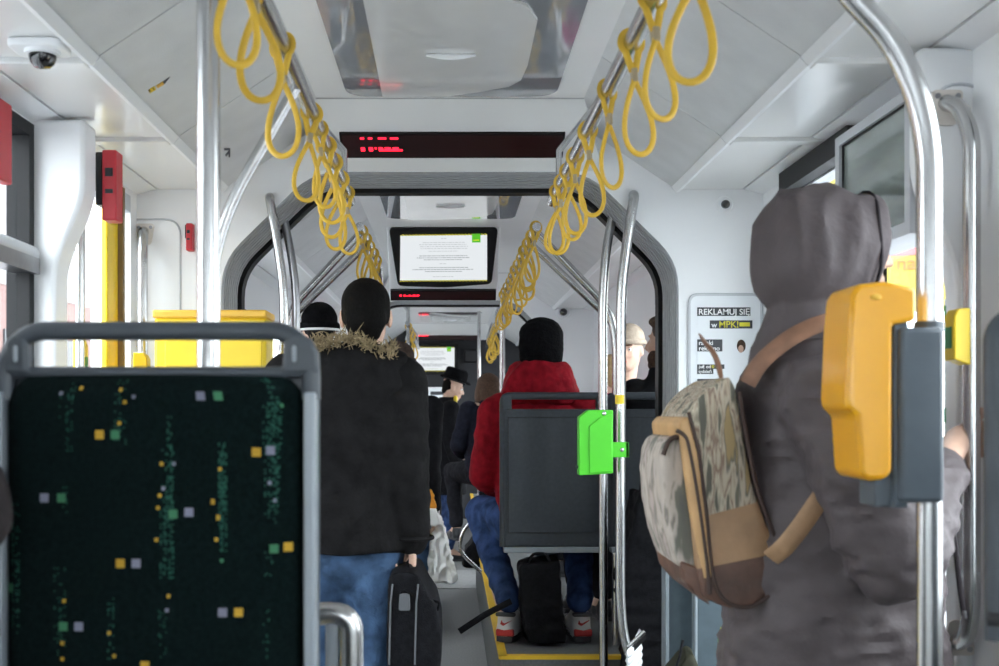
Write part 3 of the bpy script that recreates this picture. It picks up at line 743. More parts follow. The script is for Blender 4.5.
# ---------------- yellow hanging straps ------------------------------------------------------------
def make_strap():
    t = thing('hanging_strap', 'x', 'hanging strap', (0, 0, 0))
    band = [(.0225 * math.sin(a), 0, .0225 * math.cos(a)) for a in [(-.78 + 1.56 * k / 16) * PI for k in range(17)]]
    path = [(-.003, 0, -.058)] + band + [(.003, 0, -.058)]
    MB().tube(path, 1, 8, flat=(.0075, .0022), up=(0, 1, 0)).build('collar', M['strap'], t)
    MB().box(-.006, .006, -.009, .009, -.078, -.052).build('clip', M['clip'], t, bevel=.002)
    L = []
    for k in range(41):
        u = k / 40 * 2 * PI
        w = .043 * math.sin(u) * (math.sin(u / 2) ** 1.2)
        z = -.072 - .150 * (1 - math.cos(u)) / 2
        L.append((w, .004 * math.sin(u), z))
    MB().tube(L[1:-1], 1, 10, flat=(.0062, .0042), up=(0, 1, 0)).build('loop', M['strap'], t)
    return t
strap0 = make_strap(); used = [False]
ORD = ['nearest', 'second', 'third', 'fourth', 'fifth', 'sixth', 'seventh', 'eighth', 'ninth', 'tenth', 'eleventh', 'twelfth', 'thirteenth', 'fourteenth']
random.seed(11)
def strap(x, s, label, k=0, sc=None, group=None):
    o = strap0 if not used[0] else copy_tree(strap0)
    used[0] = True
    o.location = (x, FPX / s, RZ)
    o.rotation_euler = (random.uniform(-.06, .06), random.uniform(-.10, .10), random.uniform(-.45, .45))
    f = sc or random.uniform(.94, 1.06); o.scale = (f * random.uniform(.9, 1.08), f, f)
    o['label'] = label; o['group'] = group or 'yellow hanging straps'
RL = lambda s: -.345 - .013 * max(0, min(1, (FPX / s - 2.2) / 1.75))
for k, s in enumerate((651, 590, 485, 396, 374, 352, 330, 308, 289)):
    strap(RL(s) + (.02, .012, 0)[min(k, 2)], s, 'yellow loop strap on the left rail before the gangway, %s from the viewer' % ORD[k])
for k, s in enumerate((634, 547, 490, 425, 372, 338, 318, 303, 291)):
    strap(.37 + (.022 if k == 0 else 0), s, 'yellow loop strap on the right rail before the gangway, %s from the viewer' % ORD[k])
for k, s in enumerate((238, 228, 218, 208, 199)):
    strap(-.37, s, 'yellow loop strap on the second left rail beyond the gangway, %s along it' % ORD[k])
for k, s in enumerate((243, 232, 222, 212, 203, 194, 186, 178, 171, 164, 158, 154)):
    strap(.353 - .006 * k / 11, s, 'yellow loop strap on the second right rail beyond the gangway, %s along it' % ORD[k])
for k, s in enumerate((112, 109, 106, 103, 100, 97, 94, 91)):
    strap(.41 + .003 * k, s, 'yellow loop strap in the far bunch above the bob-haired woman, %s along it' % ORD[k], sc=1.05)
for k, s in enumerate((112, 106, 100)):
    strap(-.372, s, 'yellow loop strap on the far left rail behind the parka man, %s along it' % ORD[k], sc=1.1)

# ---------------- route map case above the right door, wall stickers -----------------------------
t = thing('map_case', 'grey framed glass case mounted above the right-hand door', 'display case', (1.1, 2.7, 1.76))
za, zb = 1.762, 2.095; ya, yb = 2.50, 2.985
mb = MB(); x0, x1 = 1.045, 1.15
for q in ((ya, yb, za, za + .03), (ya, yb, zb - .025, zb), (ya, ya + .03, za + .03, zb - .025), (yb - .03, yb, za + .03, zb - .025)): mb.box(x0, x1, *q)
mb.build('frame', M['wallgrey'], t, smooth=False)
MB().box(x0 + .012, x0 + .02, ya + .03, yb - .03, za + .03, zb - .025).build('glass_front', M['caseglass'], t, smooth=False)
MB().tube([(x0 + .011, ya + .032, za + .031), (x0 + .011, yb - .032, za + .031), (x0 + .011, yb - .032, zb - .026), (x0 + .011, ya + .032, zb - .026)], .004, 6, closed=True).build('gasket', M['black'], t)
t = thing('door_notice', 'narrow white and green notice strip on the right-hand door glass', 'sticker', (1.165, 2.56, 1.12))
MB().box(1.164, 1.1695, 2.537, 2.59, 1.12, 1.62).build('sheet', M['sticker'], t, smooth=False)
for k, z in enumerate((1.57, 1.33)): MB().box(1.162, 1.164, 2.538, 2.588, z, z + .035).build('green_field', M['stickg'], t, smooth=False)
for k in range(7): MB().box(1.1625, 1.164, 2.542, 2.58, 1.14 + k * .024, 1.15 + k * .024).build('text_line', M['seamlight'], t, smooth=False)
t = thing('wall_vent_slot', 'thin vertical slot cover on the pale wall behind the seated men', 'slot', (WX, 5.6, 1.9))
MB().box(WX - .02, WX, 6.02, 6.08, ZZ(305, 182), ZZ(250, 182)).build('cover', M['wallgrey'], t, bevel=.004)
MB().box(WX - .023, WX - .019, 6.03, 6.045, ZZ(303, 182), ZZ(252, 182)).build('gap', M['seam'], t)

def on_cove(x, y, sx):
    m = (Z_C - Z_S) / (X_S - X_C); s = ((PY - y) + m * abs(x - PX)) / (Z_C + X_C * m - EYE)
    return W(x, y, s)
def cove_sticker(label, polys):
    t = thing('wall_sticker', label, 'sticker', on_cove(*polys[0][0][0], -1))
    for pts, mt in polys:
        P_ = [on_cove(a, b, -1) for a, b in pts]
        n_ = V((.55, 0, -.83)) * .0015
        MB().prism([p + n_ for p in P_], n_ * -.8).build('printed_piece', M[mt], t, smooth=False)
cove_sticker('small yellow and black pencil-shaped sticker on the left slanted ceiling panel', [([(148, 90), (150, 93), (156, 89), (154, 86)], 'byellow'), ([(156, 85.5), (157.5, 88), (164, 84), (162.5, 81.5)], 'oyellow'), ([(162.5, 81.5), (164, 84), (170, 76.5)], 'ink'), ([(148, 90), (149, 92), (150.5, 91), (149.5, 89)], 'ink'), ([(152, 87.5), (153.5, 90), (154.3, 89.5), (152.8, 87)], 'ink')])
cove_sticker('small dark arrow mark on the left slanted ceiling panel behind the steel pole', [([(224, 148), (230, 148), (230, 150), (224, 150)], 'ink'), ([(228.5, 150), (230, 150), (230, 157), (228.5, 157)], 'ink'), ([(225, 155), (229, 150), (229.7, 151.5), (226, 156.5)], 'ink')])
# ---------------- advertising poster ------------------------------------------------------------------
s_ = 273; yw = YE
t = thing('advertising_poster', 'framed advertising poster on the white wall left of the hooded passenger', 'poster', (XX(725, s_), yw, ZZ(390, s_)))
q = fillet([W(688, 391, s_), W(763, 391, s_), W(763, 293, s_), W(688, 293, s_)], .04, 6, True)
MB().prism([V((p.x, yw - .012, p.z)) for p in q], (0, .012, 0)).build('frame', M['wallgrey'], t, bevel=.004)
q = fillet([W(690.5, 388, s_), W(760, 388, s_), W(760, 296, s_), W(690.5, 296, s_)], .03, 6, True)
MB().prism([V((p.x, yw - .0135, p.z)) for p in q], (0, .002, 0)).build('inner_frame', M['paper'], t, smooth=False)
def sheet(nm, xl, xr, yt, yb, mat, d): return MB().box(XX(xl, s_), XX(xr, s_), yw - d, yw - .013, ZZ(yb, s_), ZZ(yt, s_)).build(nm, M[mat], t, smooth=False)
pa = sheet('sheet', 697, 754, 302, 386, 'paper', .0145)
def ptext(txt, x, yb, h, mat, par):
    me = text_mb(txt, h / s_ * 1.38, Matrix.Translation((XX(x, s_), yw - .0168, ZZ(yb, s_))) @ Matrix.Rotation(PI / 2, 4, 'X'), .0002)
    return link('lettering', me, M[mat], par, smooth=False)
for args in ((697, 750, 307.5, 316, [('REKLAMUJ SIĘ', 698, 314.8, 6.0, 'wink')]), (709.5, 752, 320.5, 328.6, [('w', 711, 327.6, 5.6, 'wink'), ('MPK!', 718.3, 327.6, 6.6, 'yink')]),
             (697, 722, 339.5, 351.5, [('ramki', 698.3, 345, 4.6, 'wink'), ('reklamo', 698.3, 350.5, 4.6, 'wink')]), (697, 724, 364.5, 369.0, [('już od', 698.4, 368.2, 3.4, 'wink'), ('10 zł', 709.2, 368.2, 3.4, 'yink')]), (697, 713, 369.0, 374, [('tydzień', 698.2, 373, 3.2, 'wink')]), (697, 722, 379, 384, [('reklama', 701, 383, 2.6, 'wink')])):
    bar = sheet('text_bar', *args[:4], 'ink', .0162)
    for tx in args[4]: ptext(*tx, bar)
sheet('yellow_badge', 739, 749.5, 322.5, 326.5, 'yink', .0166)
MB().ell((XX(741, s_), yw - .014, ZZ(346, s_)), (.017, .002, .024)).build('portrait_hair', M['hairbr'], t)
MB().ell((XX(740.5, s_), yw - .016, ZZ(349, s_)), (.010, .002, .014)).build('portrait_face', M['skin2'], t)
# ================================= SEATS ===========================================================
def front_seat():
    s_ = 711.; y = FPX / s_
    xl, xr = XX(-9, s_), XX(315, s_)
    t = thing('patterned_seat', 'tram seat facing the viewer with dark green fabric speckled in small coloured squares', 'seat', ((xl + xr) / 2, y, .42))
    zt = ZZ(371, s_)                 # top of shell
    # shell
    q = fillet([(xl, y + .03, .86), (xl, y + .03, zt + .004), (xr, y + .03, zt + .004), (xr, y + .03, .86)], .02, 4, True)
    MB().prism([V(p) for p in q], (0, .035, 0)).build('shell', M['seatblue'], t, bevel=.008)
    # light side edges
    MB().box(xr - .016, xr + .001, y - .006, y + .032, .86, zt - .03).build('side_edge', M['seatedge'], t, bevel=.004)
    MB().box(xl - .001, xl + .016, y - .006, y + .032, .86, zt - .03).build('side_edge', M['seatedge'], t, bevel=.004)
    # top loop handle
    r = .0118; z2 = ZZ(330, s_)
    p = fillet([(xl + .012, y + .02, zt - .04), (xl + .012, y + .02, zt + .02), (xl + .045, y + .02, z2), (xr - .040, y + .02, z2), (xr - .008, y + .02, zt + .02), (xr - .008, y + .02, zt - .04)], .03, 6)
    MB().tube(p, r, 14, flat=(1, 1.15)).build('top_handle', M['seatblue'], t)
    MB().tube([(xl + .02, y + .02, ZZ(372, s_)), (xr - .02, y + .02, ZZ(372, s_))], .0085, 12).build('crossbar', M['seatblue'], t)
    for px in ([(0, 374), (1, 340), (12, 332), (24, 337), (25, 366), (30, 374)], [(277, 374), (281, 366), (283, 338), (296, 331), (309, 338), (317, 352), (318, 374)]):
        gs = MB().prism([V((XX(a, s_), y + .008, ZZ(b, s_))) for a, b in px], (0, .028, 0)).build('side_plate', M['seatblue'], t, bevel=.006)
        xc = (px[1][0] + px[3][0]) / 2 + (4 if px[0][0] > 100 else 0)
        MB().box(XX(xc - 1.5, s_), XX(xc + 3, s_), y + .004, y + .012, ZZ(362, s_), ZZ(345, s_)).build('slot', M['seatedge'], gs, bevel=.003)
    # upholstered pad with its woven squares
    x0, x1, z0, z1 = XX(2, s_), XX(303, s_), .86, ZZ(374, s_)
    nx, nz = 172, int(172 * (z1 - z0) / (x1 - x0)); cs = 301. / nx
    cells = {}
    def put(px, py, m, n=1):
        i, j = int((px - 2) / cs), int((z1 - ZZ(py, s_)) / (z1 - z0) * nz)
        for a in range(n):
            for b in range(n):
                cells[(i + a - n // 2, nz - 1 - j + b - n // 2)] = m
    random.seed(5)
    def streak(xa, xb, ya, yb, dens, o):
        y_ = ya
        while y_ < yb:
            for x_ in [xa + 7.2 * k for k in range(max(1, int((xb - xa) / 7.2)))]:
                if random.random() < dens: put(x_ / 2.938, o + y_ / 2.938, 1)
            y_ += 6.6
    for a in ((198, 222, 235, 440, .32), (176, 186, 265, 355, .4), (345, 385, 235, 425, .30), (495, 522, 345, 650, .4), (648, 676, 420, 660, .5), (800, 832, 230, 610, .32), (776, 840, 300, 430, .42), (190, 210, 545, 640, .25)): streak(*a, 300)
    for a in ((484, 526, 30, 180, .22), (478, 528, 180, 410, .48), (650, 676, 40, 330, .55), (782, 830, 0, 250, .30), (28, 64, 190, 570, .28), (164, 200, 370, 640, .25), (322, 350, 455, 640, .36), (470, 504, 500, 650, .25), (776, 800, 480, 640, .2), (780, 812, 310, 400, .25)): streak(*a, 440)
    for x_, y_, m in ((297, 395, 2), (343, 395, 4), (597, 283, 3), (645, 283, 4), (752, 445, 2), (797, 442, 3), (558, 624, 3), (134, 583, 3), (182, 580, 4), (512, 626, 4)): put(x_ / 2.938, 300 + y_ / 2.938, m, 5)
    for x_, y_, m in ((357, 363, 2), (405, 363, 3), (847, 315, 2), (806, 320, 4), (656, 504, 3), (705, 504, 2), (233, 545, 3), (186, 545, 4), (17, 437, 4), (430, 660, 2)): put(x_ / 2.938, 440 + y_ / 2.938, m, 5)
    for x_, y_, m in ((375, 295, 2), (357, 262, 2), (357, 357, 2), (236, 255, 2), (479, 477, 2), (515, 477, 3), (651, 492, 2), (630, 588, 2), (474, 573, 2), (472, 606, 2), (645, 635, 2), (397, 280, 3), (180, 270, 3), (830, 310, 4), (486, 550, 3)): put(x_ / 2.938, 300 + y_ / 2.938, m, 2)
    for x_, y_, m in ((465, 290, 2), (643, 287, 2), (645, 225, 2), (630, 178, 2), (195, 470, 2), (190, 595, 2), (190, 637, 2), (326, 560, 2), (343, 630, 2), (500, 455, 2), (5, 398, 2), (5, 445, 2), (793, 123, 3), (808, 175, 3), (495, 497, 3), (656, 350, 4)): put(x_ / 2.938, 440 + y_ / 2.938, m, 2)
    def surf(u, v):
        d = 1 - v; rr = .05
        inset = 0
        dz = d * (z1 - z0)
        if dz < rr: inset = rr * (1 - math.sqrt(max(0, 1 - (1 - dz / rr) ** 2))) * .9
        a = x0 + inset + (x1 - x0 - 2 * inset) * u
        ex = min(u, 1 - u) * (x1 - x0) / .03; ez = dz / .03
        e = min(1, ex, ez); e = math.sqrt(max(0, 1 - (1 - e) ** 2))
        return V((a, y + .026 - .024 * e - .010 * math.sin(PI * u), z0 + (z1 - z0) * v))
    grid_face(nx, nz, surf, lambda i, j: cells.get((i, j), 0), 'back_pad', [M['fabric'], M['f_green'], M['f_yellow'], M['f_lilac'], M['f_green2']], t, (0, .006, 0))
    MB().box(x0, x1, y - .43, y + .02, .80, .88).build('seat_cushion', M['fabric'], t, bevel=.025, bseg=4)
    MB().box(xl, xr, y - .42, y + .06, .76, .80).build('seat_pan', M['seatblue'], t, bevel=.01)
    MB().box((xl + xr) / 2 - .14, (xl + xr) / 2 + .14, y - .30, y - .02, .42, .76).build('pedestal', M['seatblue'], t, bevel=.01)
    return t
fs = front_seat()
# the seat next to it by the window
fs2 = copy_tree(fs); fs2.location.x -= .478; fs2['label'] = 'second patterned seat against the left window, occupied by the dark-sleeved passenger'
# mirror-side seat at the right edge of the view
def edge_seat():
    s_ = 700.; y = FPX / s_; xl = XX(988, s_); xr = xl + .40
    t = thing('grey_edge_seat', 'seat at the right edge of the view with dark grey moulded handle', 'seat', ((xl + xr) / 2, y, .42))
    zt, zb = ZZ(316, s_), ZZ(455, s_)
    p = fillet([(xl + .018, y, ZZ(640, s_)), (xl + .016, y, zt - .02), (xl + .05, y, zt), (xr - .03, y, zt), (xr - .01, y, ZZ(640, s_))], .05, 6)
    MB().tube(p, .017, 14, flat=(1, 1.3)).build('frame', M['seatblue'], t)
    MB().box(xl + .030, xr - .02, y - .01, y + .02, .88, ZZ(445, s_)).build('backrest', M['seatblue'], t, bevel=.01)
    MB().tube([(xl + .02, y, ZZ(415, s_)), (xr - .02, y, ZZ(415, s_))], .011, 10).build('crossbar', M['seatblue'], t)
    k = MB().tube([W(988, 618, s_), W(1008, 618, s_) + V((0, -.02, 0))], .013, 12).build('armrest_knob', M['dark'], t)
    MB().box(xl, xr, y - .44, y + .05, .80, .88).build('seat_cushion', M['fabric'], t, bevel=.02, bseg=3)
    MB().box(xl + .06, xr - .06, y - .3, y, .42, .80).build('pedestal', M['seatblue'], t, bevel=.01)
    return t
edge_seat()
# steel barrier hoop beside the patterned seat
s_ = 590.; yy = FPX / s_
t = thing('barrier_hoop', 'low steel barrier hoop at the aisle side of the patterned seat', 'handrail', W(340, 800, s_))
MB().tube(fillet([W(300, 614, s_), W(352, 613, s_), W(352, 905, s_)], .035, 6), .0195, 16).build('hoop', M['steel'], t)
MB().tube([W(332, 622, s_) , W(332, 905, s_)], .011, 12).build('inner_post', M['seatedge'], t)
MB().tube([W(308, 614, s_), W(308, 905, s_)], .016, 12).build('post', M['steel'], t)

def plastic_seat(x0, x1, y, base, label):
    """seat seen from behind: grey plastic back with a hand slot, light strip below, pan, pedestal"""
    t = thing('plastic_backed_seat', label, 'seat', ((x0 + x1) / 2, y, base))
    zt, zb, zp = ZZ(393, 238), ZZ(547, 238), ZZ(409, 238)
    q = fillet([(x0 + .012, y, zb), (x0 + .012, y, zp), (x1 - .012, y, zp), (x1 - .012, y, zb)], .015, 4, True)
    MB().prism([V(p) for p in q], (0, .04, 0)).build('back_panel', M['seatplastic'], t, bevel=.006)
    q = [(x0 + .03, y - .004, zb + .06), (x0 + .03, y - .004, zp - .035), (x1 - .03, y - .004, zp - .035), (x1 - .03, y - .004, zb + .06)]
    MB().tube(q, .0025, 6, closed=True).build('panel_groove', M['dark'], t)
    p = fillet([(x0 + .010, y + .015, zb), (x0 + .010, y + .015, zt - .012), (x1 - .010, y + .015, zt - .012), (x1 - .010, y + .015, zb)], .03, 6)
    MB().tube(p, .012, 12, flat=(1, 1.3)).build('frame', M['seatplastic'], t)
    for a, b_ in ((x0 + .004, x0 + .045), (x1 - .045, x1 - .004)): MB().box(a, b_, y + .002, y + .03, zp - .02, zt - .006).build('corner_plate', M['seatplastic'], t, bevel=.006)
    MB().box(x0 + .01, x1 - .01, y - .006, y + .05, zb - .024, zb).build('lower_strip', M['seatedge'], t, bevel=.004)
    MB().box(x0 + .02, x1 - .02, y + .04, y + .47, zb - .02, zb + .05).build('seat_cushion', M['fabric'], t, bevel=.02, bseg=3)
    MB().box((x0 + x1) / 2 - .05, (x0 + x1) / 2 + .05, y + .30, y + .42, base, zb - .02).build('pedestal', M['teal'], t, bevel=.01)
    return t
sy = FPX / 238
ps = plastic_seat(XX(501, 238), XX(607, 238), sy, PZ, 'grey plastic backed seat of the red jacket passenger')
ps2 = copy_tree(ps); ps2.location.x += .452; ps2['label'] = 'grey plastic backed seat of the bearded man in black, right of the green box'
for (xa, y, b_, lb) in ((.30, 5.75, PZ, 'distant grey seat on the raised floor in front of the red jacket passenger'), (.75, 5.75, PZ, 'distant grey seat by the right wall under the beanie woman'), (.30, 7.7, PZ, 'grey seat of the bob-haired woman'), (-.82, 7.2, .46, 'distant grey seat on the left raised floor')):
    o = copy_tree(ps); o.location = (xa + .23, y, b_); o['label'] = lb
# silver loop handle at the aisle side further on
t = thing('aisle_loop', 'curved steel loop handle on the aisle side of the distant seats', 'handrail', W(470, 540, 180))
MB().tube(fillet([W(482, 513, 178), W(462, 530, 178), W(459, 552, 178), W(481, 572, 178)], .06, 8), .011, 10).build('loop', M['steel'], t)
# standing partition beyond the backpack
t = thing('partition_panel', 'slate grey partition panels standing under the camouflage backpack', 'partition', (XX(694, 300), FPX / 300, 0))
s_ = 300.; yy = FPX / s_
MB().box(XX(667, s_), XX(722, s_), yy + .02, yy + .06, 0, ZZ(520, s_)).build('panel', M['teal'], t, bevel=.008)
MB().box(XX(692, s_), XX(722, s_), yy - .05, yy - .02, 0, ZZ(520, s_)).build('panel', M['teal'], t, bevel=.008)
MB().box(XX(665, s_), XX(669, s_), yy - .005, yy + .065, 0, ZZ(520, s_)).build('edge_strip', M['pedge'], t, bevel=.004)
MB().box(XX(690.5, s_), XX(694, s_), yy - .055, yy - .015, 0, ZZ(520, s_)).build('edge_strip', M['pedge'], t, bevel=.004)
MB().box(XX(667, s_), XX(722, s_), yy - .05, yy + .06, ZZ(520, s_), ZZ(512, s_)).build('top_rail', M['teal'], t, bevel=.008)

# ================================= VALIDATOR, GREEN BOX ============================================
s_ = 626.; y0 = FPX / s_
t = thing('ticket_validator', 'chunky yellow ticket validator on slate bracket fixed to the curved steel pole', 'ticket machine', W(880, 500, 600))
poly = [(858, 284), (885, 281), (917, 288), (917, 321), (893, 324), (893, 472), (885, 480), (868, 481), (861, 474), (857, 416), (847, 408), (846, 398), (849, 330), (852, 294)]
MB().prism([V((XX(a, s_), y0, ZZ(b, s_))) for a, b in poly], (0, .125, 0)).build('body', M['yellow'], t, bevel=.013, bseg=4)
MB().ell(V((XX(876, s_), y0 - .0005, ZZ(297, s_))), (.009, .004, .005)).build('round_catch', M['oyellow'], t)
MB().box(XX(893, 622), XX(909, 622), FPX / 622, FPX / 622 + .11, ZZ(508, 622), ZZ(322, 622)).build('bracket_flange', M['bracket'], t, bevel=.004)
MB().box(XX(875, 618), XX(900, 618), FPX / 618, FPX / 618 + .07, ZZ(507, 618), ZZ(470, 618)).build('bracket_foot', M['bracket'], t, bevel=.003)
MB().box(XX(900, 626), XX(945.5, 626), FPX / 626, FPX / 626 + .13, ZZ(503, 626), ZZ(327, 626)).build('pole_bracket', M['bracket'], t, bevel=.009, bseg=3)
MB().tube([(XX(929, 600), yp, ZZ(322, 600)), (XX(929, 600), yp, ZZ(332, 600))], .024, 16).build('pole_collar', M['bracket'], t)

s_ = 279.; y0 = FPX / s_ - .03
t = thing('green_box', 'bright green plastic box clamped to the steel poles in front of the red seat', 'box', W(595, 475, s_))
poly = [(578, 417), (587, 410), (612, 410), (612, 473), (578, 475)]
bd = MB().prism([V((XX(a, s_), y0, ZZ(b, s_))) for a, b in poly], (0, .06, 0)).build('body', M['green'], t, bevel=.004)
MB().prism([V((XX(a, s_), y0 - .006, ZZ(b, s_))) for a, b in ((588, 426), (599, 417), (611, 413.5), (611, 471), (588, 473))], (0, .007, 0)).build('front_cover', M['green'], t, bevel=.003)
MB().box(XX(611, s_), XX(628, s_), y0 + .005, y0 + .012, ZZ(457, s_), ZZ(442, s_)).build('clamp', M['green'], t, bevel=.002)
MB().box(XX(624.5, s_), XX(628, s_), y0 + .005, y0 + .07, ZZ(457, s_), ZZ(442, s_)).build('clamp_side', M['green'], t, bevel=.002)
for a, b in ((603, 413.5), (621, 449.5)): MB().ell(V((XX(a, s_), y0 + (.0 if a < 610 else .005), ZZ(b, s_))), (.008, .004, .008)).build('screw', M['steel'], t)
MB().tube([(XX(579, s_), y0 + .03, ZZ(467, s_)), (XX(576, s_), y0 + .03, ZZ(467, s_))], .006, 8).build('hinge_pin', M['seatblue'], t)
# ribbed cover at the foot of the gangway pole
t = thing('ribbed_cover', 'white ribbed cover with steel edge bar at the foot of the gangway pole', 'cover', W(636, 690, 290))
mb = MB(); R = []
for k in range(60):
    u = k / 59; d = .006 * math.sin(u * PI * 22)
    A = W(627 - 1 * u, 655 + 70 * u, 312) + V((0, -.02 * math.sin(u * 2), 0)); B = W(646, 636 + 78 * u, 312) + V((0, .12, 0)); Mx = W(633, 642 + 76 * u, 312) + V((0, .0, 0))
    row = []
    for j in range(9):
        v = j / 8; p = A * (1 - v) ** 2 + Mx * 2 * v * (1 - v) + B * v * v
        row.append(mb.bm.verts.new(p + V((-.6, -.6, .3)) * d))
    R.append(row)
for a, b in zip(R, R[1:]):
    for j in range(8): mb.bm.faces.new((a[j], a[j + 1], b[j + 1], b[j]))
o = mb.build('ribbed_sheet', M['ringwhite'], t); sd = o.modifiers.new('s', 'SOLIDIFY'); sd.thickness = .008
MB().tube([W(627.5, 647, 312), W(644.5, 631, 312)], .006, 10).build('edge_bar', M['steel'], t)
MB().prism([W(628, 652, 311), W(646, 634, 311), W(646, 639, 311), W(628, 658, 311)], (0, .03, 0)).build('rubber_band', M['black'], t, smooth=False)
# ================================= PEOPLE ==========================================================
def rotz(a): return Matrix.Rotation(a, 3, 'Z')
def head_prims(mb, c, yaw=0, pitch=0, k=1., roll=0):
    """head centred between the ears, facing +Y before rotation"""
    R = rotz(yaw) @ Matrix.Rotation(pitch, 3, 'X') @ Matrix.Rotation(roll, 3, 'Y')
    P = lambda x, y, z: c + R @ V((x, y, z)) * k
    def e(x, y, z, r): mb.ell(P(x, y, z), [q * k for q in r], R)
    e(0, -.012, .035, (.074, .094, .082)); e(0, .022, -.03, (.063, .072, .085)); e(0, .050, -.088, (.036, .036, .028))
    e(0, -.02, -.045, (.060, .06, .06))
    mb.cap(P(0, .088, .012), .008 * k, P(0, .108, -.028), .012 * k); e(.009, .094, -.032, (.010, .012, .008)); e(-.009, .094, -.032, (.010, .012, .008))
    e(0, .086, -.062, (.022, .012, .007)); e(0, .083, -.074, (.018, .012, .007))
    for sx in (-1, 1):
        e(sx * .076, -.008, -.008, (.010, .020, .030)); e(sx * .034, .068, -.028, (.022, .022, .020)); e(sx * .030, .080, .022, (.022, .010, .006))
        e(sx * .079, -.016, .008, (.006, .012, .014))
    return P, R
def hair_prims(mb, P, R, k, style):
    def e(x, y, z, r): mb.ell(P(x, y, z), [q * k for q in r], R)
    if style == 'short':
        e(0, -.018, .040, (.080, .098, .084)); e(0, -.052, -.005, (.070, .060, .075)); e(0, -.055, -.045, (.055, .042, .05))
        for sx in (-1, 1): e(sx * .066, -.012, .012, (.014, .04, .04))
    elif style == 'bob':
        e(0, -.02, .035, (.090, .104, .092)); e(0, -.055, -.04, (.088, .066, .09))
        for sx in (-1, 1): e(sx * .078, -.005, -.05, (.024, .055, .085))
    elif style == 'nape':
        e(0, -.045, .015, (.074, .062, .08)); e(0, -.058, -.04, (.05, .04, .045))
    elif style == 'fringe':
        e(0, -.018, .040, (.080, .098, .084)); e(0, -.052, -.02, (.070, .055, .075)); e(0, .03, .085, (.07, .065, .03))
def hand_prims(mb, w, d, n, curl=1.0, thumb=1, k=1., spread=.021, tf=.7):
    """palm from wrist w along d, palm faces n; fingers curl towards n"""
    d = d.normalized(); n = (n - d * n.dot(d)).normalized(); t = d.cross(n) * thumb
    for i in range(4):
        o = (1.5 - i) * spread * k
        kn = w + d * (.088 - .006 * abs(i - 1)) * k + t * o
        mb.cap(w + t * o * .55, .014 * k, kn, .0115 * k)
        L = [(.044, .028, .021), (.048, .031, .022), (.044, .029, .022), (.034, .022, .019)][i]
        p = kn; a = 0; r = .0092 * k
        for j, l in enumerate(L):
            a += curl * (.75, .95, .6)[j]
            q = p + (d * math.cos(a) + n * math.sin(a)) * l * k
            mb.cap(p, r, q, r * .9); p = q; r *= .9
    b = w + d * .022 * k + t * .026 * k
    m1 = b + (t * .75 + d * .55 + n * .35).normalized() * .042 * k
    m2 = m1 + (d * .8 + t * .1 * tf + n * .75 * tf).normalized() * .032 * k
    mb.cap(b, .0145 * k, m1, .0115 * k); mb.cap(m1, .011 * k, m2, .0085 * k)
def shoe(par, heel, yaw, mats=('shoe', 'sole'), k=1., name='shoe'):
    """shoe standing at the point heel, toe along +Y turned by yaw"""
    R = rotz(yaw); T = Matrix.Translation(heel) @ R.to_4x4()
    up = MB()
    up.loft([(V((0, .035, .012)), .036, .045), (V((0, .05, .05)), .036, .05), (V((0, .05, .095)), .034, .045)], 20)
    up.cap((0, .02, .04), .033, (0, .10, .04), .040); up.cap((0, .10, .038), .040, (0, .215, .028), .028); up.cap((0, .07, .08), .032, (0, .15, .045), .03)
    me = fuse(up, .006 * k, 3); me.transform(Matrix.Diagonal((k, k, k, 1))); me.transform(T)
    so = link(name, me, M[mats[0]], par)
    sl_ = MB(); pts = [(.028, 0), (.036, .03), (.034, .10), (.042, .17), (.036, .22), (.015, .25), (-.015, .25), (-.034, .22), (-.038, .17), (-.030, .10), (-.034, .03), (-.026, 0), (0, -.012)]
    sl_.xy(pts, 0, .022); sl_.xf(Matrix.Diagonal((k, k, k, 1))); sl_.xf(T)
    sl_.build('sole', M[mats[1]], so, bevel=.004)
    return so, T
def std_joints(h=1.75, seated=False, seat=.45, lean=0.):
    k = h / 1.75; J = {}
    if not seated:
        b = .94 * k
        J.update(hipz=b, kn=[V((sx * .095, .02, .49)) * k for sx in (-1, 1)], an=[V((sx * .10, -.02, .085)) * k for sx in (-1, 1)])
    else:
        b = seat + .09
        J.update(hipz=b, kn=[V((sx * .14, .44 * k, seat + .06)) for sx in (-1, 1)], an=[V((sx * .13, .38 * k, .085)) for sx in (-1, 1)])
    J['hip'] = [V((sx * .09 * k, 0, b - .02)) for sx in (-1, 1)]
    J['pel'] = V((0, 0, b)); J['chest'] = V((0, .0 + lean * .5, b + .33 * k)); J['neck'] = V((0, -.015 + lean, b + .53 * k)); J['head'] = V((0, .02 + lean * 1.2, b + .69 * k))
    J['sh'] = [V((sx * .18 * k, -.01 + lean, b + .475 * k)) for sx in (-1, 1)]
    if seated:
        J['el'] = [V((sx * .25 * k, .03, b + .19 * k)) for sx in (-1, 1)]; J['wr'] = [V((sx * .13 * k, .25, b + .11)) for sx in (-1, 1)]
    else:
        J['el'] = [V((sx * .245 * k, -.03, b + .19 * k)) for sx in (-1, 1)]; J['wr'] = [V((sx * .25 * k, .04, b - .06 * k)) for sx in (-1, 1)]
    J['k'] = k
    return J
def place(J, org, yaw):
    R = rotz(yaw); out = {}
    f = lambda p: V(org) + R @ p
    for a, b in J.items():
        out[a] = [f(p) for p in b] if isinstance(b, list) else (f(b) if isinstance(b, V) else b)
    out['R'] = R; out['org'] = V(org); out['yaw'] = yaw
    return out
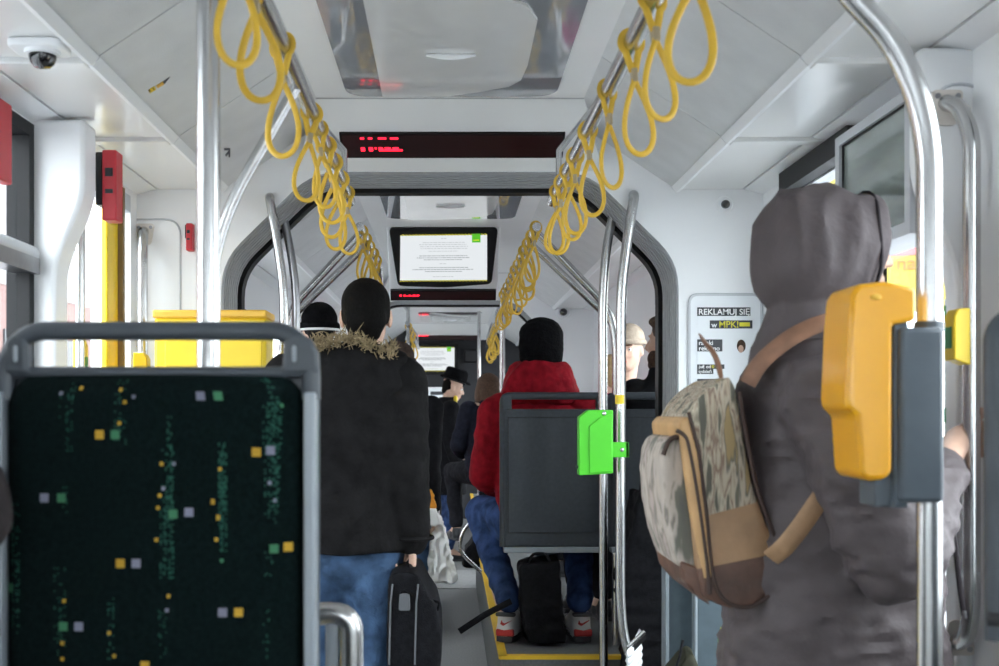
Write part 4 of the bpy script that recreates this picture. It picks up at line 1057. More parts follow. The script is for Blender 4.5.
def build_person(label, J, coat='blackcoat', legs='trous', hem=None, skin='skin', hair='short', hairmat='hair', hat=None, hyaw=None, hpitch=0., voxel=.009, puff=1.0, collar=True,
                 hands=None, shoes=('dark', 'sole'), sleeves=True, fold=.006, eyes=False, shoe_yaw=None, coat_w=1., cuff_up=.05, shoe_k=1., name='person'):
    t = thing(name, label, 'person', J['org'])
    R, k = J['R'], J['k']; X = R @ V((1, 0, 0)); Yv = R @ V((0, 1, 0)); Z = V((0, 0, 1))
    hy = J['yaw'] if hyaw is None else hyaw
    b = MB()
    P, HR = head_prims(b, J['head'], hy, hpitch, k)
    b.cap(P(0, -.02, -.07), .052 * k, J['neck'] - Z * .02, .060 * k)
    b.cap(J['chest'], .10 * k, J['pel'], .10 * k); b.cap(J['neck'] - Z * .06, .07 * k, J['chest'], .10 * k)
    for i in (0, 1):
        b.cap(J['neck'] - Z * .06, .05 * k, J['sh'][i], .050 * k); b.cap(J['sh'][i], .046 * k, J['el'][i], .036 * k); b.cap(J['el'][i], .036 * k, J['wr'][i], .026 * k)
        b.cap(J['pel'], .09 * k, J['hip'][i], .085 * k); b.cap(J['hip'][i], .078 * k, J['kn'][i], .052 * k); b.cap(J['kn'][i], .050 * k, J['an'][i], .036 * k); b.cap(J['an'][i], .04 * k, J['an'][i] + Yv * .10 * k - Z * .04, .03 * k)
        hd = (hands or {}).get(i)
        d = (J['wr'][i] - J['el'][i]).normalized()
        if hd: hand_prims(b, J['wr'][i], hd[0], hd[1], hd[2], hd[3], k)
        else: hand_prims(b, J['wr'][i], d, (X if i == 0 else -X) * (1) + Yv * .1, .45, (-1 if i == 0 else 1), k)
    link('body', fuse(b, voxel, 3), M[skin], t)
    if eyes:
        for sx in (-1, 1):
            MB().cap(P(sx * .018, .092, .026), .0045 * k, P(sx * .044, .084, .028), .0035 * k).build('eyebrow', M['hairbr'], t)
            ey = MB().ell(P(sx * .031, .079, .004), .0090 * k).build('eye', M['wink'], t)
            MB().ell(P(sx * .031, .0855, .003), .0042 * k).build('iris', M['dome'], ey)
        MB().ell(P(0, .093, -.067), (.017 * k, .006 * k, .006 * k), HR).build('lips', M['shoered'], t)
    if hair:
        h = MB(); hair_prims(h, P, HR, k, hair); link('hair', fuse(h, .007, 2), M[hairmat], t)
    if hat == 'beanie' or hat == 'beanie_beige' or hat == 'beanie_brown':
        up_ = .034 if hat == 'beanie_beige' else 0.
        mt = {'beanie': 'knit', 'beanie_beige': 'beige', 'beanie_brown': 'brownhat'}[hat]
        h = MB(); e = lambda x, y, z, r: h.ell(P(x, y, z), [q * k for q in r], HR)
        e(0, -.010, .055 + up_ * .6, (.088, .104, .085)); h.loft([(P(0, -.010, .005 + up_), .089 * k, .103 * k), (P(0, -.010, .07), .090 * k, .106 * k)], 24, HR @ V((1, 0, 0)), HR @ V((0, 1, 0)))
        ho = link('beanie', fuse(h, .008, 3), M[mt], t)
        c = MB().tube([P(.093 * math.cos(a * PI / 14), -.010 + .108 * math.sin(a * PI / 14), .015 + up_) for a in range(28)], (.008 if up_ else .013) * k, 8, flat=(.7, 1.6), closed=True).build('folded_brim', M[mt], ho)
    if hat == 'plain':
        h = MB(); e = lambda x, y, z, r: h.ell(P(x, y, z), [q * k for q in r], HR)
        e(0, -.012, .062, (.098, .108, .078)); h.loft([(P(0, -.014, -.07), .090 * k, .100 * k), (P(0, -.012, 0), .099 * k, .108 * k), (P(0, -.012, .07), .097 * k, .106 * k)], 26, HR @ V((1, 0, 0)), HR @ V((0, 1, 0)))
        link('beanie', fuse(h, .008, 4, folds(.004, (20, 20, 30), 6)), M['knit'], t)
    if hat == 'brimmed':
        h = MB(); h.loft([(P(0, -.005, .055), .092 * k, .110 * k), (P(0, -.005, .10), .092 * k, .112 * k), (P(0, -.005, .165), .088 * k, .108 * k), (P(0, -.005, .18), .07 * k, .09 * k)], 28, HR @ V((1, 0, 0)), HR @ V((0, 1, 0)))
        ho = h.build('hat_crown', M['knit'], t)
        MB().loft([(P(0, .0, .067), .118 * k, .146 * k), (P(0, .0, .073), .121 * k, .150 * k), (P(0, .0, .085), .116 * k, .140 * k)], 32, HR @ V((1, 0, 0)), HR @ V((0, 1, 0))).build('hat_brim', M['knit'], t)
        MB().loft([(P(0, -.005, .062), .0935 * k, .112 * k), (P(0, -.005, .088), .0925 * k, .110 * k)], 28, HR @ V((1, 0, 0)), HR @ V((0, 1, 0))).build('hat_band', M['dark'], ho)
    # trousers
    g = MB(); g.cap(J['hip'][0], .10 * k, J['hip'][1], .10 * k); g.ell(J['pel'] - Z * .03, .128 * k)
    for i in (0, 1):
        g.cap(J['hip'][i], .105 * k, J['kn'][i], .074 * k); g.cap(J['kn'][i], .073 * k, J['an'][i] + Z * cuff_up, .056 * k)
    link('trousers', fuse(g, .011, 3, folds(.007, (11, 11, 8), 3.)), M[legs], t)
    for i in (0, 1):
        sy_ = J['yaw'] if not shoe_yaw else shoe_yaw[i]
        shoe(t, J['an'][i] - Z * .085 - rotz(sy_) @ V((0, .06, 0)), sy_, shoes, shoe_k)
    # coat
    c = MB(); w = coat_w; pel, ch, nk = J['pel'], J['chest'], J['neck']
    hz = hem if hem is not None else pel.z - .08
    rings = []
    bot = V((pel.x, pel.y, hz))
    rings.append((bot, .19 * k * w, .155 * k * w))
    rings.append((V((pel.x, pel.y, max(hz + .06, pel.z + .02))), .195 * k * w, .155 * k * w))
    rings.append((pel * .45 + ch * .55, .190 * k * w, .145 * k * w)); rings.append((ch, .205 * k * w, .150 * k * w))
    rings.append((ch * .45 + nk * .55 + Z * .0, .200 * k * w, .130 * k * w)); rings.append((ch * .2 + nk * .8, .12 * k * w, .105 * k * w)); rings.append((nk + Z * .005, .085 * k, .085 * k))
    c.loft(rings, 30, X, Yv, 2.3)
    for i in (0, 1):
        c.cap(J['sh'][i] - Z * .015, .078 * k * puff, J['el'][i], .068 * k * puff); c.cap(J['el'][i], .067 * k * puff, J['wr'][i] - (J['wr'][i] - J['el'][i]).normalized() * .02, .050 * k * puff)
    if collar: c.loft([(nk - Z * .03, .090 * k, .092 * k), (nk + Z * .045, .080 * k, .082 * k)], 22, X, Yv)
    link('coat', fuse(c, .011, 3, folds(fold, (7, 7, 10), J['org'].x * 7)), M[coat], t)
    return t, P, HR

# --- man in the black parka with the briefcase -----------------------------------------------------
s_ = 315.
J = std_joints(1.74); J = place(J, (-.335, FPX / s_, 0), 0)
J['head'] = V((XX(365.5, s_), FPX / s_ + .03, ZZ(316, s_))); J['neck'] = V((XX(362, s_), FPX / s_ - .01, ZZ(358, s_)))
J['sh'][1] = V((XX(398, s_), FPX / s_ - .02, ZZ(378, s_))); J['sh'][0] = V((XX(292, s_), FPX / s_ - .02, ZZ(378, s_)))
J['el'][1] = V((XX(404, s_), FPX / s_ - .05, ZZ(462, s_))); J['wr'][1] = V((XX(413, s_), FPX / s_ - .03, ZZ(541, s_)))
J['el'][0] = V((XX(268, s_), FPX / s_ - .03, ZZ(466, s_))); J['wr'][0] = V((XX(258, s_), FPX / s_, ZZ(530, s_)))
t, P, HR = build_person('man seen from behind in black parka with fur-edged hood and jeans, holding the black briefcase', J, 'parka', 'jeans', ZZ(549, s_), voxel=.0055, puff=1.22, coat_w=1.06, fold=.010, collar=True,
                        hands={1: (V((0, .02, -1)), V((-1, 0, 0)), 1.25, 1), 0: (V((0, .1, -1)), V((1, 0, 0)), .5, -1)})
h = MB(); yb = FPX / s_
h.ell((XX(358, s_), yb - .095, ZZ(382, s_)), (.150, .060, .120)); h.cap((XX(328, s_), yb - .07, ZZ(362, s_)), .048, (XX(395, s_), yb - .06, ZZ(364, s_)), .048)
ho = link('hood', fuse(h, .010, 4, folds(.006, (12, 12, 12), 5)), M['parka'], t)
random.seed(21); fur = MB()
base = [W(x, y, s_) for x, y in ((316, 346), (327, 345), (340, 342), (351, 341), (361, 343), (370, 348), (379, 352), (389, 353), (396, 351))]
for n in range(900):
    u = random.random() * (len(base) - 1); i = int(u); f = u - i
    p = base[i] * (1 - f) + base[i + 1] * f + V((random.gauss(0, .006), -.10 + random.gauss(0, .028), random.gauss(-.006, .012)))
    L = random.uniform(.014, .030) * (1.5 if .44 < u / 8 < .56 and random.random() < .3 else 1)
    d = V((random.gauss(0, .55), random.gauss(-.35, .4), random.gauss(.45, .5))).normalized() * L
    fur.tube([p, p + d * .6 + V((0, 0, .001)), p + d], [.0022, .0016, .0004], 4)
fur.build('fur_trim', M['fur'], ho)['kind'] = 'stuff'
# quilting seams over the sleeve
cu = J['wr'][1] + V((0, 0, .015))
MB().tube([cu + V((.062 * math.cos(a * PI / 10), .062 * math.sin(a * PI / 10), .0)) for a in range(20)], .007, 8, closed=True).build('cuff', M['parka'], t)
# briefcase, hanging end-on from the hand
bx = XX(414, s_); zt = ZZ(574, s_); by = yb - .03
t = thing('briefcase', 'soft black briefcase hanging from the hand of the man in the parka', 'bag', (bx, by, zt - .33))
prof = [(389, 577), (394, 571), (408, 570), (419, 573), (427, 590), (436, 603), (441, 625), (442, 650), (440, 672), (389, 672), (387, 650), (388, 610)]
bm_ = MB().prism([V((XX(a, 331), by - .19, ZZ(b, 331))) for a, b in prof], (0, .38, 0))
link('bag_body', fuse(bm_, .009, 5), M['bag'], t)
for xs in ((391.5, 420), (417, 428)):
    MB().tube([W(xs[0] if k < 2 else xs[0], 0, s_) * 0 + V((XX(xs[0] + (1.5 if k == 0 else -.5 * k), 334), by - .192, ZZ(583 + 20 * k, 334))) for k in range(5)], .0032, 6).build('zip_piping', M['baggrey'], t)
q = fillet([(XX(399, 334), by - .199, ZZ(609, 334)), (XX(410.5, 334), by - .199, ZZ(609, 334)), (XX(410, 334), by - .199, ZZ(592, 334)), (XX(400, 334), by - .199, ZZ(592, 334))], .008, 4, True)
tg = MB().prism([V(p) for p in q], (0, .012, 0)).build('luggage_tag', M['baggrey'], t, bevel=.002)
MB().tube(fillet([(XX(401, 334), by - .196, ZZ(592, 334)), (XX(404, 334), by - .202, ZZ(588, 334)), (XX(410, 334), by - .196, ZZ(592, 334))], .006, 4), .003, 6).build('tag_loop', M['bag'], tg)
MB().tube(fillet([(bx - .012, by - .10, zt - .01), (bx - .012, by - .075, zt + .032), (bx - .012, by + .075, zt + .032), (bx - .012, by + .10, zt - .01)], .03, 5), .0105, 10).build('carry_handle', M['bag'], t)
MB().tube(fillet([(XX(432, s_), by - .15, ZZ(590, s_)), (XX(440, s_), by - .16, ZZ(592, s_)), (XX(438, s_), by - .15, ZZ(600, s_))], .01, 4), .004, 6).build('side_loop', M['bag'], t)

# --- hooded passenger with the backpack ---------------------------------------------------------
s_ = 480.; hy = FPX / s_
t = thing('person', 'person in grey-brown hooded coat, side view, wearing the backpack and gripping the grab handle', 'person', (XX(840, s_), hy, 0))
cx = XX(828, s_); sh_y = .19
b = MB(); hc = V((XX(836, s_), hy, ZZ(252, s_)))
P, HR = head_prims(b, hc, -PI / 2, .05)
nk = V((XX(815, s_), hy, ZZ(345, s_))); b.cap(P(0, -.02, -.07), .055, nk, .062)
sh = [V((XX(826, 520), FPX / 520, ZZ(402, 520))), V((XX(818, s_), hy + sh_y, ZZ(398, s_)))]
el = [V((XX(893, 540), FPX / 540, ZZ(553, 540))), V((XX(850, s_), hy + .26, ZZ(560, s_)))]
wr = [V((XX(957, 466), hy + .066, ZZ(440, 466))), V((XX(905, s_), hy + .24, ZZ(660, s_)))]
pel = V((XX(838, s_), hy, .95)); b.cap(nk - V((0, 0, .05)), .07, pel, .11)
for i in (0, 1):
    b.cap(nk - V((0, 0, .05)), .05, sh[i], .05); b.cap(sh[i], .05, el[i], .038); b.cap(el[i], .038, wr[i], .028)
    hp = pel + V((0, (-.09, .09)[i], -.03)); kn = V((XX(838, s_) + (.03, -.08)[i], hp.y, .49)); an = V((XX(838, s_) + (-.03, -.16)[i], hp.y, .085))
    b.cap(pel, .09, hp, .085); b.cap(hp, .078, kn, .052); b.cap(kn, .05, an, .037); b.cap(an, .04, an + V((.1, 0, -.04)), .03)
hand_prims(b, wr[0], V((1, .08, .04)), V((.1, -1, 0)), .42, -1, 1.02, .021)
hand_prims(b, wr[1], V((.3, 0, -1)), V((0, -1, 0)), .5, 1)
link('body', fuse(b, .0052, 3), M['skin2'], t)
g = MB(); g.cap(pel + V((0, -.08, -.03)), .11, pel + V((0, .08, -.03)), .11)
for i in (0, 1):
    hp = pel + V((0, (-.09, .09)[i], -.03)); kn = V((XX(838, s_) + (.03, -.08)[i], hp.y, .49)); an = V((XX(838, s_) + (-.03, -.16)[i], hp.y, .085))
    g.cap(hp, .105, kn, .075); g.cap(kn, .074, an + V((0, 0, .05)), .058)
link('trousers', fuse(g, .012, 3, folds(.006)), M['trous'], t)
for i in (0, 1): shoe(t, V((XX(838, s_) + (-.03, -.16)[i] - .06, hy + (-.09, .09)[i], 0)), -PI / 2, ('dark', 'sole'))
c = MB()
rows = [(726, 950, .74 * 0 + 700, .20), (729, 950, 640, .20), (737, 946, 590, .195), (750, 938, 500, .185), (748, 920, 430, .185), (748, 898, 395, .185), (758, 880, 366, .15), (768, 868, 338, .105)]
c.loft([(V(((XX(a, 490) + XX(b_, 490)) / 2, hy, ZZ(y, s_))), (XX(b_, 490) - XX(a, 490)) / 2, w) for a, b_, y, w in rows], 34, (1, 0, 0), (0, 1, 0), 2.2)
c.cap(sh[0] + V((.01, .02, 0)), .098, sh[0] * .5 + el[0] * .5 + V((.008, -.02, .0)), .100); c.cap(sh[0] * .5 + el[0] * .5 + V((.008, -.02, .0)), .100, el[0], .092); c.cap(el[0], .094, wr[0] + (el[0] - wr[0]) * .36, .058)
c.cap(sh[1], .095, el[1], .085); c.cap(el[1], .085, wr[1], .058)
fA = folds(.010, (5, 5, 9), 2.2); fB = folds(.0075, (11, 11, 30), 8)
link('coat', fuse(c, .0095, 3, lambda p: fA(p) + fB(p)), M['coat'], t)
hd = MB()
ring = [(754, 258, 22), (757, 256, 36), (765, 254, 50), (783, 252, 63), (805, 253, 67), (828, 252, 66), (848, 250, 59), (862, 247, 53), (871, 245, 48), (875, 245, 45)]
hd.loft([(V((XX(x, s_), hy, ZZ(y, s_))), (.62 if x < 770 else .88) * r / s_, r / s_) for x, y, r in ring], 34, (0, 1, 0), (0, 0, 1))
hd.cap(V((XX(812, s_), hy, ZZ(292, s_))), .082, V((XX(808, s_), hy, ZZ(346, s_))), .098); hd.cap(V((XX(805, s_), hy, ZZ(352, s_))), .10, V((XX(800, s_), hy, ZZ(366, s_))), .115)
fC = folds(.010, (15, 9, 5), 4.4)
ho = link('hood', fuse(hd, .008, 3, lambda p: fC(p) + .004 * math.sin((p.x * 1.0 + p.z * .4) * 55) * .3), M['coat'], t)
MB().tube([V((XX(863, s_), hy, ZZ(247, s_))) + V((.003 * math.sin(a), .100 * math.cos(a * PI / 12), .113 * math.sin(a * PI / 12))) for a in range(24)], .0035, 6, closed=True).build('drawstring_seam', M['coatd'], ho)
MB().tube([W(944, 500, s_) + V((-.010, -.04, 0)), W(951, 540, s_) + V((-.010, -.04, 0)), W(956, 585, s_) + V((-.010, -.04, 0)), W(960, 612, s_) + V((-.010, -.04, 0))], .006, 8).build('front_placket', M['coatd'], t)
MB().tube([W(953, 606, s_) + V((0, -.05, 0)), W(954, 614, s_) + V((0, -.05, 0))], .004, 8).build('zip_pull', M['steel'], t)
cf = wr[0] + (el[0] - wr[0]) * .30
MB().cap(wr[0] + (el[0] - wr[0]) * .45, .056, cf, .050).build('cuff', M['coat'], t)

# --- backpack --------------------------------------------------------------------------------------
t = thing('backpack', 'patterned canvas and brown leather backpack worn by the hooded person', 'backpack', W(712, 500, s_))
sp = 500.; py0, pw = FPX / sp - .02, .30
def P2(a, b, y=py0): return V((XX(a, sp), y, ZZ(b, sp)))
body = [(727, 376), (734, 388), (742, 440), (752, 490), (764, 522), (778, 550), (776, 578), (764, 598), (744, 609), (722, 606), (700, 596), (694, 560), (688, 500), (686, 455), (682, 425), (694, 402), (708, 388)]
me = fuse(MB().prism([P2(a, b) for a, b in body], (0, pw, 0)), .0075, 7)
def split_mesh(me, fn, n):
    out = []
    for i in range(n):
        bm = bmesh.new(); bm.from_mesh(me)
        kill = [f for f in bm.faces if fn(f.calc_center_median()) != i]
        bmesh.ops.delete(bm, geom=kill, context='FACES')
        m2 = bpy.data.meshes.new('p'); bm.to_mesh(m2); bm.free(); out.append(m2)
    return out
def zone(p):
    x = PX + p.x * sp; y = PY - (p.z - EYE) * sp
    if y > 566 - (x - 705) * .20: return 2
    if y > 517 - (x - 695) * .26: return 1
    return 0
_bm = bmesh.new(); _bm.from_mesh(me)
for (xa, ya, sl_0) in ((705, 566, -.20), (695, 517, -.26)):
    d = V((1, 0, -sl_0)); bmesh.ops.bisect_plane(_bm, geom=_bm.verts[:] + _bm.edges[:] + _bm.faces[:], plane_co=V((XX(xa, sp), 0, ZZ(ya, sp))), plane_no=V((d.z, 0, -d.x)).normalized())
_bm.to_mesh(me); _bm.free()
for m2, nm, mt in zip(split_mesh(me, zone, 3), ('upper_panel', 'middle_band', 'leather_base'), ('camo', 'tan', 'leather')):
    link(nm, m2, M[mt], t)
gus = [(677, 424), (686, 414), (697, 450), (703, 500), (708, 540), (713, 574), (702, 578), (694, 545), (687, 500), (681, 455)]
link('gusset', fuse(MB().prism([P2(a, b, py0 - .006) for a, b in gus], (0, pw + .012, 0)), .006, 4), M['goldtan'], t)
pk = [(677, 436), (684, 440), (690, 470), (697, 515), (703, 560), (704, 574), (694, 576), (680, 568), (670, 540), (663, 505), (661, 472), (663, 452), (669, 440)]
pme = fuse(MB().prism([P2(a, b, py0 + .02) for a, b in pk], (0, pw - .04, 0)), .0065, 7)
link('front_pocket', pme, M['camo2'], t)
lb = [(679, 560), (700, 568), (708, 585), (708, 604), (698, 598), (684, 582)]
link('pocket_base', fuse(MB().prism([P2(a, b, py0 + .01) for a, b in lb], (0, pw - .02, 0)), .006, 4), M['leather'], t)
for pts, r in (([(674, 430), (684, 436), (691, 470), (698, 515), (705, 568), (707, 592)], .0042), ([(686, 412), (696, 450), (703, 505), (708, 560), (712, 585), (724, 602), (746, 607), (766, 594)], .004), ([(736, 392), (744, 440), (754, 490), (766, 522), (777, 548)], .0042), ([(663, 455), (668, 441), (676, 436), (684, 440)], .005)):
    MB().tube(fillet([P2(a, b, py0 - .004 if r < .005 else py0 + .02) for a, b in pts], .03, 5), r, 8).build('piping', M['piping'], t)
def strip_band(nm, pts, w, mat, th=.0028, up=(0, 1, 0)):
    MB().tube(fillet(pts, .05, 6), 1, 10, flat=(w, th), up=up).build(nm, M[mat], t)
strip_band('top_loop', [P2(736, 388, py0 + .13), P2(733, 362, py0 + .13), P2(726, 347, py0 + .13), P2(715, 337, py0 + .13), P2(718, 334, py0 + .16), P2(732, 350, py0 + .17), P2(738, 372, py0 + .17)], .016, 'strapbr', up=(0, 0, 1))
y2 = hy - .135
strip_band('shoulder_strap', [V((XX(735, s_), y2 + .04, ZZ(385, s_))), V((XX(745, s_), y2 + .035, ZZ(366, s_))), V((XX(766, s_), y2 + .015, ZZ(345, s_))), V((XX(790, s_), y2 - .0, ZZ(331, s_))), V((XX(822, s_), y2 - .0, ZZ(322, s_))), V((XX(850, s_), y2 - .01, ZZ(335, s_))), V((XX(872, s_), y2 - .01, ZZ(380, s_)))], .021, 'strapbr', .006, (0, .5, -1))
strip_band('lower_strap', [V((XX(771, 518), FPX / 518, ZZ(558, 518))), V((XX(784, 524), FPX / 524, ZZ(548, 524))), V((XX(800, 524), FPX / 524, ZZ(528, 524))), V((XX(824, 524), FPX / 524, ZZ(493, 524))), V((XX(838, 524), FPX / 524 + .01, ZZ(472, 524)))], .019, 'tan', .004, (0, 1, 0))
MB().prism([P2(768, 545, py0 - .006), P2(795, 548, py0 - .02), P2(775, 568, py0 - .006)], (0, .006, 0)).build('strap_tab', M['tan'], t, bevel=.002)
# lanyard ribbon hanging between coat and partition
t = thing('ribbon', 'thin yellow green and blue ribbon hanging by the hem of the hooded coat', 'ribbon', W(719, 660, 400))
MB().tube([W(722, 628, 400), W(719, 640, 400), W(720, 655, 400), W(718, 680, 400)], 1, 8, flat=(.009, .003)).build('band', ramp_mat('ribbon_colours', [(0, (.03, .2, .5)), (.42, (.10, .5, .1)), (.55, (.7, .7, .03))], 9., (1, 1, 3), .6), t)

# --- passenger in red jacket with black beanie -------------------------------------------------------
s_ = 236.; ry = FPX / s_ + .24; sr = FPX / ry
J = std_joints(1.76, True, .46); J = place(J, (.435, ry, PZ), 0)
bx = XX(541, sr)
for nm, (x, y) in {'head': (541, 349), 'neck': (540, 391), 'chest': (540, 440), 'pel': (540, 505)}.items(): J[nm] = V((XX(x, sr), ry + .01, ZZ(y, sr)))
J['sh'] = [V((XX(498, sr), ry, ZZ(411, sr))), V((XX(583, sr), ry, ZZ(411, sr)))]
J['el'] = [V((XX(487, sr), ry + .05, ZZ(474, sr))), V((XX(598, sr), ry + .05, ZZ(470, sr)))]; J['wr'] = [V((XX(497, sr), ry + .28, ZZ(490, sr))), V((XX(560, sr), ry + .28, ZZ(492, sr)))]
J['hip'] = [V((XX(519, sr), ry, ZZ(522, sr))), V((XX(562, sr), ry, ZZ(522, sr)))]
J['kn'] = [V((XX(482, sr), ry + .30, ZZ(517, sr))), V((XX(586, sr), ry + .34, ZZ(520, sr)))]
J['an'] = [V((XX(508, 232), FPX / 232, PZ + .085)), V((XX(580, 232), FPX / 232, PZ + .085))]
t, P, HR = build_person('seated passenger seen from behind in a red padded jacket and black beanie', J, 'redcoat', 'jeansd', ZZ(515, sr), hat='plain', puff=1.20, coat_w=1.0, fold=.009, voxel=.008, shoes=('shoe', 'sole'), shoe_yaw=(-.35, .08), cuff_up=.085, shoe_k=1.28)
h = MB(); nk = J['neck']
h.loft([(nk + V((0, 0, -.06)), .165, .13), (nk + V((0, -.02, .0)), .172, .150), (nk + V((0, -.022, .06)), .156, .142), (nk + V((0, -.02, .105)), .136, .130), (nk + V((0, -.015, .130)), .112, .112)], 28)
link('hood', fuse(h, .010, 4, folds(.009, (12, 12, 12), 1)), M['redcoat'], t)
shoes_ = [c for c in t.children if c.name.startswith('shoe')]
for so, yaw, an in zip(shoes_, (-.25, .08), J['an']):
    T = Matrix.Translation(an - V((0, 0, .085)) - rotz(yaw) @ V((0, .06, 0))) @ rotz(yaw).to_4x4() @ Matrix.Diagonal((1.28, 1.28, 1.28, 1))
    m = MB().box(-.030, .030, -.012, .008, .022, .045); m.xf(T); m.build('heel_patch', M['shoered'], so, bevel=.006)
    pts = [(-.016, .062), (-.006, .056), (.022, .074), (-.002, .064), (-.010, .067), (-.012, .074)]
    m = MB().prism([V((a, -.006, b)) for a, b in pts], (0, .010, 0)); m.xf(T); m.build('swoosh_mark', M['shoered'], so, smooth=False)
    m = MB().box(-.033, .033, -.006, .02, .086, .098); m.xf(T); m.build('ankle_collar', M['sole'], so, bevel=.006)
    m = MB().cap((-.038, .07, .03), .006, (-.038, .16, .03), .006); m.xf(T); m.build('side_stripe', M['sole'], so)
# black rucksack between the feet
t = thing('rucksack', 'black rucksack standing on the raised floor between the white shoes', 'bag', W(543, 640, 236))
m = MB(); ys = FPX / 240
link('bag_body', fuse(m.prism([V((XX(a, 236), ys + .0, ZZ(b, 236))) for a, b in ((518, 562), (558, 558), (561, 580), (562, 610), (565, 640), (525, 641), (519, 600))], (0, .20, 0)), .012, 6, folds(.008)), M['bag'], t)
MB().tube([V((XX(510, 236), ys, ZZ(598, 236))), V((XX(484, 236), ys - .03, ZZ(610, 236))), V((XX(459, 236), ys - .04, ZZ(626, 236)))], 1, 8, flat=(.014, .004), up=(0, 1, .2)).build('loose_strap', M['bag'], t)
MB().tube(fillet([V((XX(527, 236), ys + .03, ZZ(561, 236))), V((XX(532, 236), ys + .03, ZZ(552, 236))), V((XX(545, 236), ys + .03, ZZ(552, 236))), V((XX(549, 236), ys + .03, ZZ(561, 236)))], .02, 4), .006, 8).build('top_handle', M['bag'], t)
# large dark padded bag by the pole
t = thing('padded_bag', 'large black padded bag between the gangway pole and the camouflage backpack', 'bag', W(645, 730, 268))
pts = [(640, 492), (655, 500), (664, 530), (666, 600), (666, 650), (668, 770), (630, 770), (628, 640), (623, 608), (622, 585), (626, 562), (634, 525)]
link('bag_body', fuse(MB().prism([V((XX(a, 268), FPX / 268, ZZ(b, 268))) for a, b in pts], (0, .22, 0)), .012, 6, folds(.012, (9, 9, 16))), M['bag'], t)
MB().tube(fillet([W(643, 497, 268) + V((0, .06, 0)), W(646, 482, 268) + V((0, .08, 0)), W(654, 484, 268) + V((0, .14, 0)), W(655, 500, 268) + V((0, .16, 0))], .03, 4), .008, 8).build('carry_strap', M['bag'], t)
# olive bundle at the partition foot
t = thing('olive_bag', 'dark olive bag leaning at the foot of the slate partition', 'bag', W(682, 690, 312))
link('bag_body', fuse(MB().prism([V((XX(a, 312), FPX / 312 - .10, ZZ(b, 312))) for a, b in ((664, 668), (676, 656), (687, 644), (692, 664), (696, 820), (664, 820))], (0, .12, 0)), .010, 5, folds(.01)), M['olive'], t)
MB().tube([W(683, 640, 330), W(680, 655, 330), W(676, 668, 330)], .004, 6).build('strap', M['bag'], t)

# --- man in black hat, far ---------------------------------------------------------------------------
s_ = 110.; J = std_joints(1.71); J = place(J, (XX(449, s_), FPX / s_, 0), -PI / 2 + .15)
J['head'] = V((XX(452, s_), FPX / s_, ZZ(387.5, s_))); J['head'].x += .01
t, P, HR = build_person('man standing in side view in a long black overcoat and black brimmed hat, looking down', J, 'blackcoat', 'jeansd', .60, hat='brimmed', hair='nape', hpitch=-.30, eyes=True, hyaw=-PI / 2 + .1, voxel=.008, puff=1.1, coat_w=1.05)
MB().ell(J['neck'] + V((.075, -.05, .02)), (.02, .03, .035)).build('yellow_scarf', M['byellow'], t)
# --- bob-haired woman -----------------------------------------------------------------------------------
s_ = 136.; J = std_joints(1.66, True, .46); J = place(J, (XX(490, s_), FPX / s_, PZ), .35)
J['head'] = V((XX(487.5, s_), FPX / s_ + .02, ZZ(389, s_)))
t, P, HR = build_person('seated woman with a brown bob and dark coat behind the red jacket passenger', J, 'navycoat', 'trous', None, hair='bob', hairmat='hairbr', voxel=.012)
# --- woman in the beige beanie -----------------------------------------------------------------------
s_ = 190.; J = std_joints(1.60, True, .46); J = place(J, (.90, FPX / s_, PZ), PI - .45)
J['head'] = V((XX(628, s_), FPX / s_ - .02, ZZ(351, s_)))
t, P, HR = build_person('woman in a beige beanie facing the viewer behind the steel gangway pole', J, 'blackcoat', 'trous', None, skin='skin2', hair=None, hat='beanie_beige', eyes=True, voxel=.009)
# --- bearded man in black ----------------------------------------------------------------------------
s_ = 226.; J = std_joints(1.80, True, .46); J = place(J, (XX(664, s_), FPX / s_, PZ), .25)
J['head'] = V((XX(671, s_), FPX / s_ + .02, ZZ(341, s_))); J['neck'] = V((XX(668, s_), FPX / s_, ZZ(378, s_)))
J['sh'] = [V((XX(636, s_), FPX / s_, ZZ(396, s_))), V((XX(706, s_), FPX / s_, ZZ(396, s_)))]; J['chest'].z += .03
t, P, HR = build_person('bearded man in black jacket with his head turned left beside the gangway edge', J, 'blackcoat', 'trous', None, skin='skin2', hair='fringe', hairmat='hairbr', hyaw=1.0, voxel=.009, puff=1.15, coat_w=1.1)
bd = MB(); 
for sx in (-1, 1): bd.ell(P(sx * .040, .040, -.075), (.030, .050, .045), HR)
bd.ell(P(0, .070, -.100), (.036, .032, .030), HR); link('beard', fuse(bd, .007, 2), M['hairbr'], t)
# --- magenta jacket ----------------------------------------------------------------------------------
s_ = 176.; J = std_joints(1.62, True, .46); J = place(J, (XX(602, s_), FPX / s_, PZ), .2)
J['head'] = V((XX(612, s_), FPX / s_, ZZ(374, s_)))
build_person('passenger in magenta jacket mostly hidden between the red jacket and the gangway poles', J, 'magenta', 'trous', None, hair='short', hairmat='hairbl', voxel=.012)
# --- man in black cap, left ---------------------------------------------------------------------------
s_ = 205.; J = std_joints(1.72); J = place(J, (XX(316, s_), FPX / s_, 0), .3)
J['head'] = V((XX(319, s_), FPX / s_, ZZ(330, s_)))
t, P, HR = build_person('passenger with a black cap with pale rim left of the parka man', J, 'blackcoat', 'trous', None, hat='beanie', voxel=.012)
MB().tube([P(.101 * math.cos(a * PI / 14), -.010 + .116 * math.sin(a * PI / 14), -.002) for a in range(28)], .006, 8, closed=True).build('pale_rim', M['wink'], t)
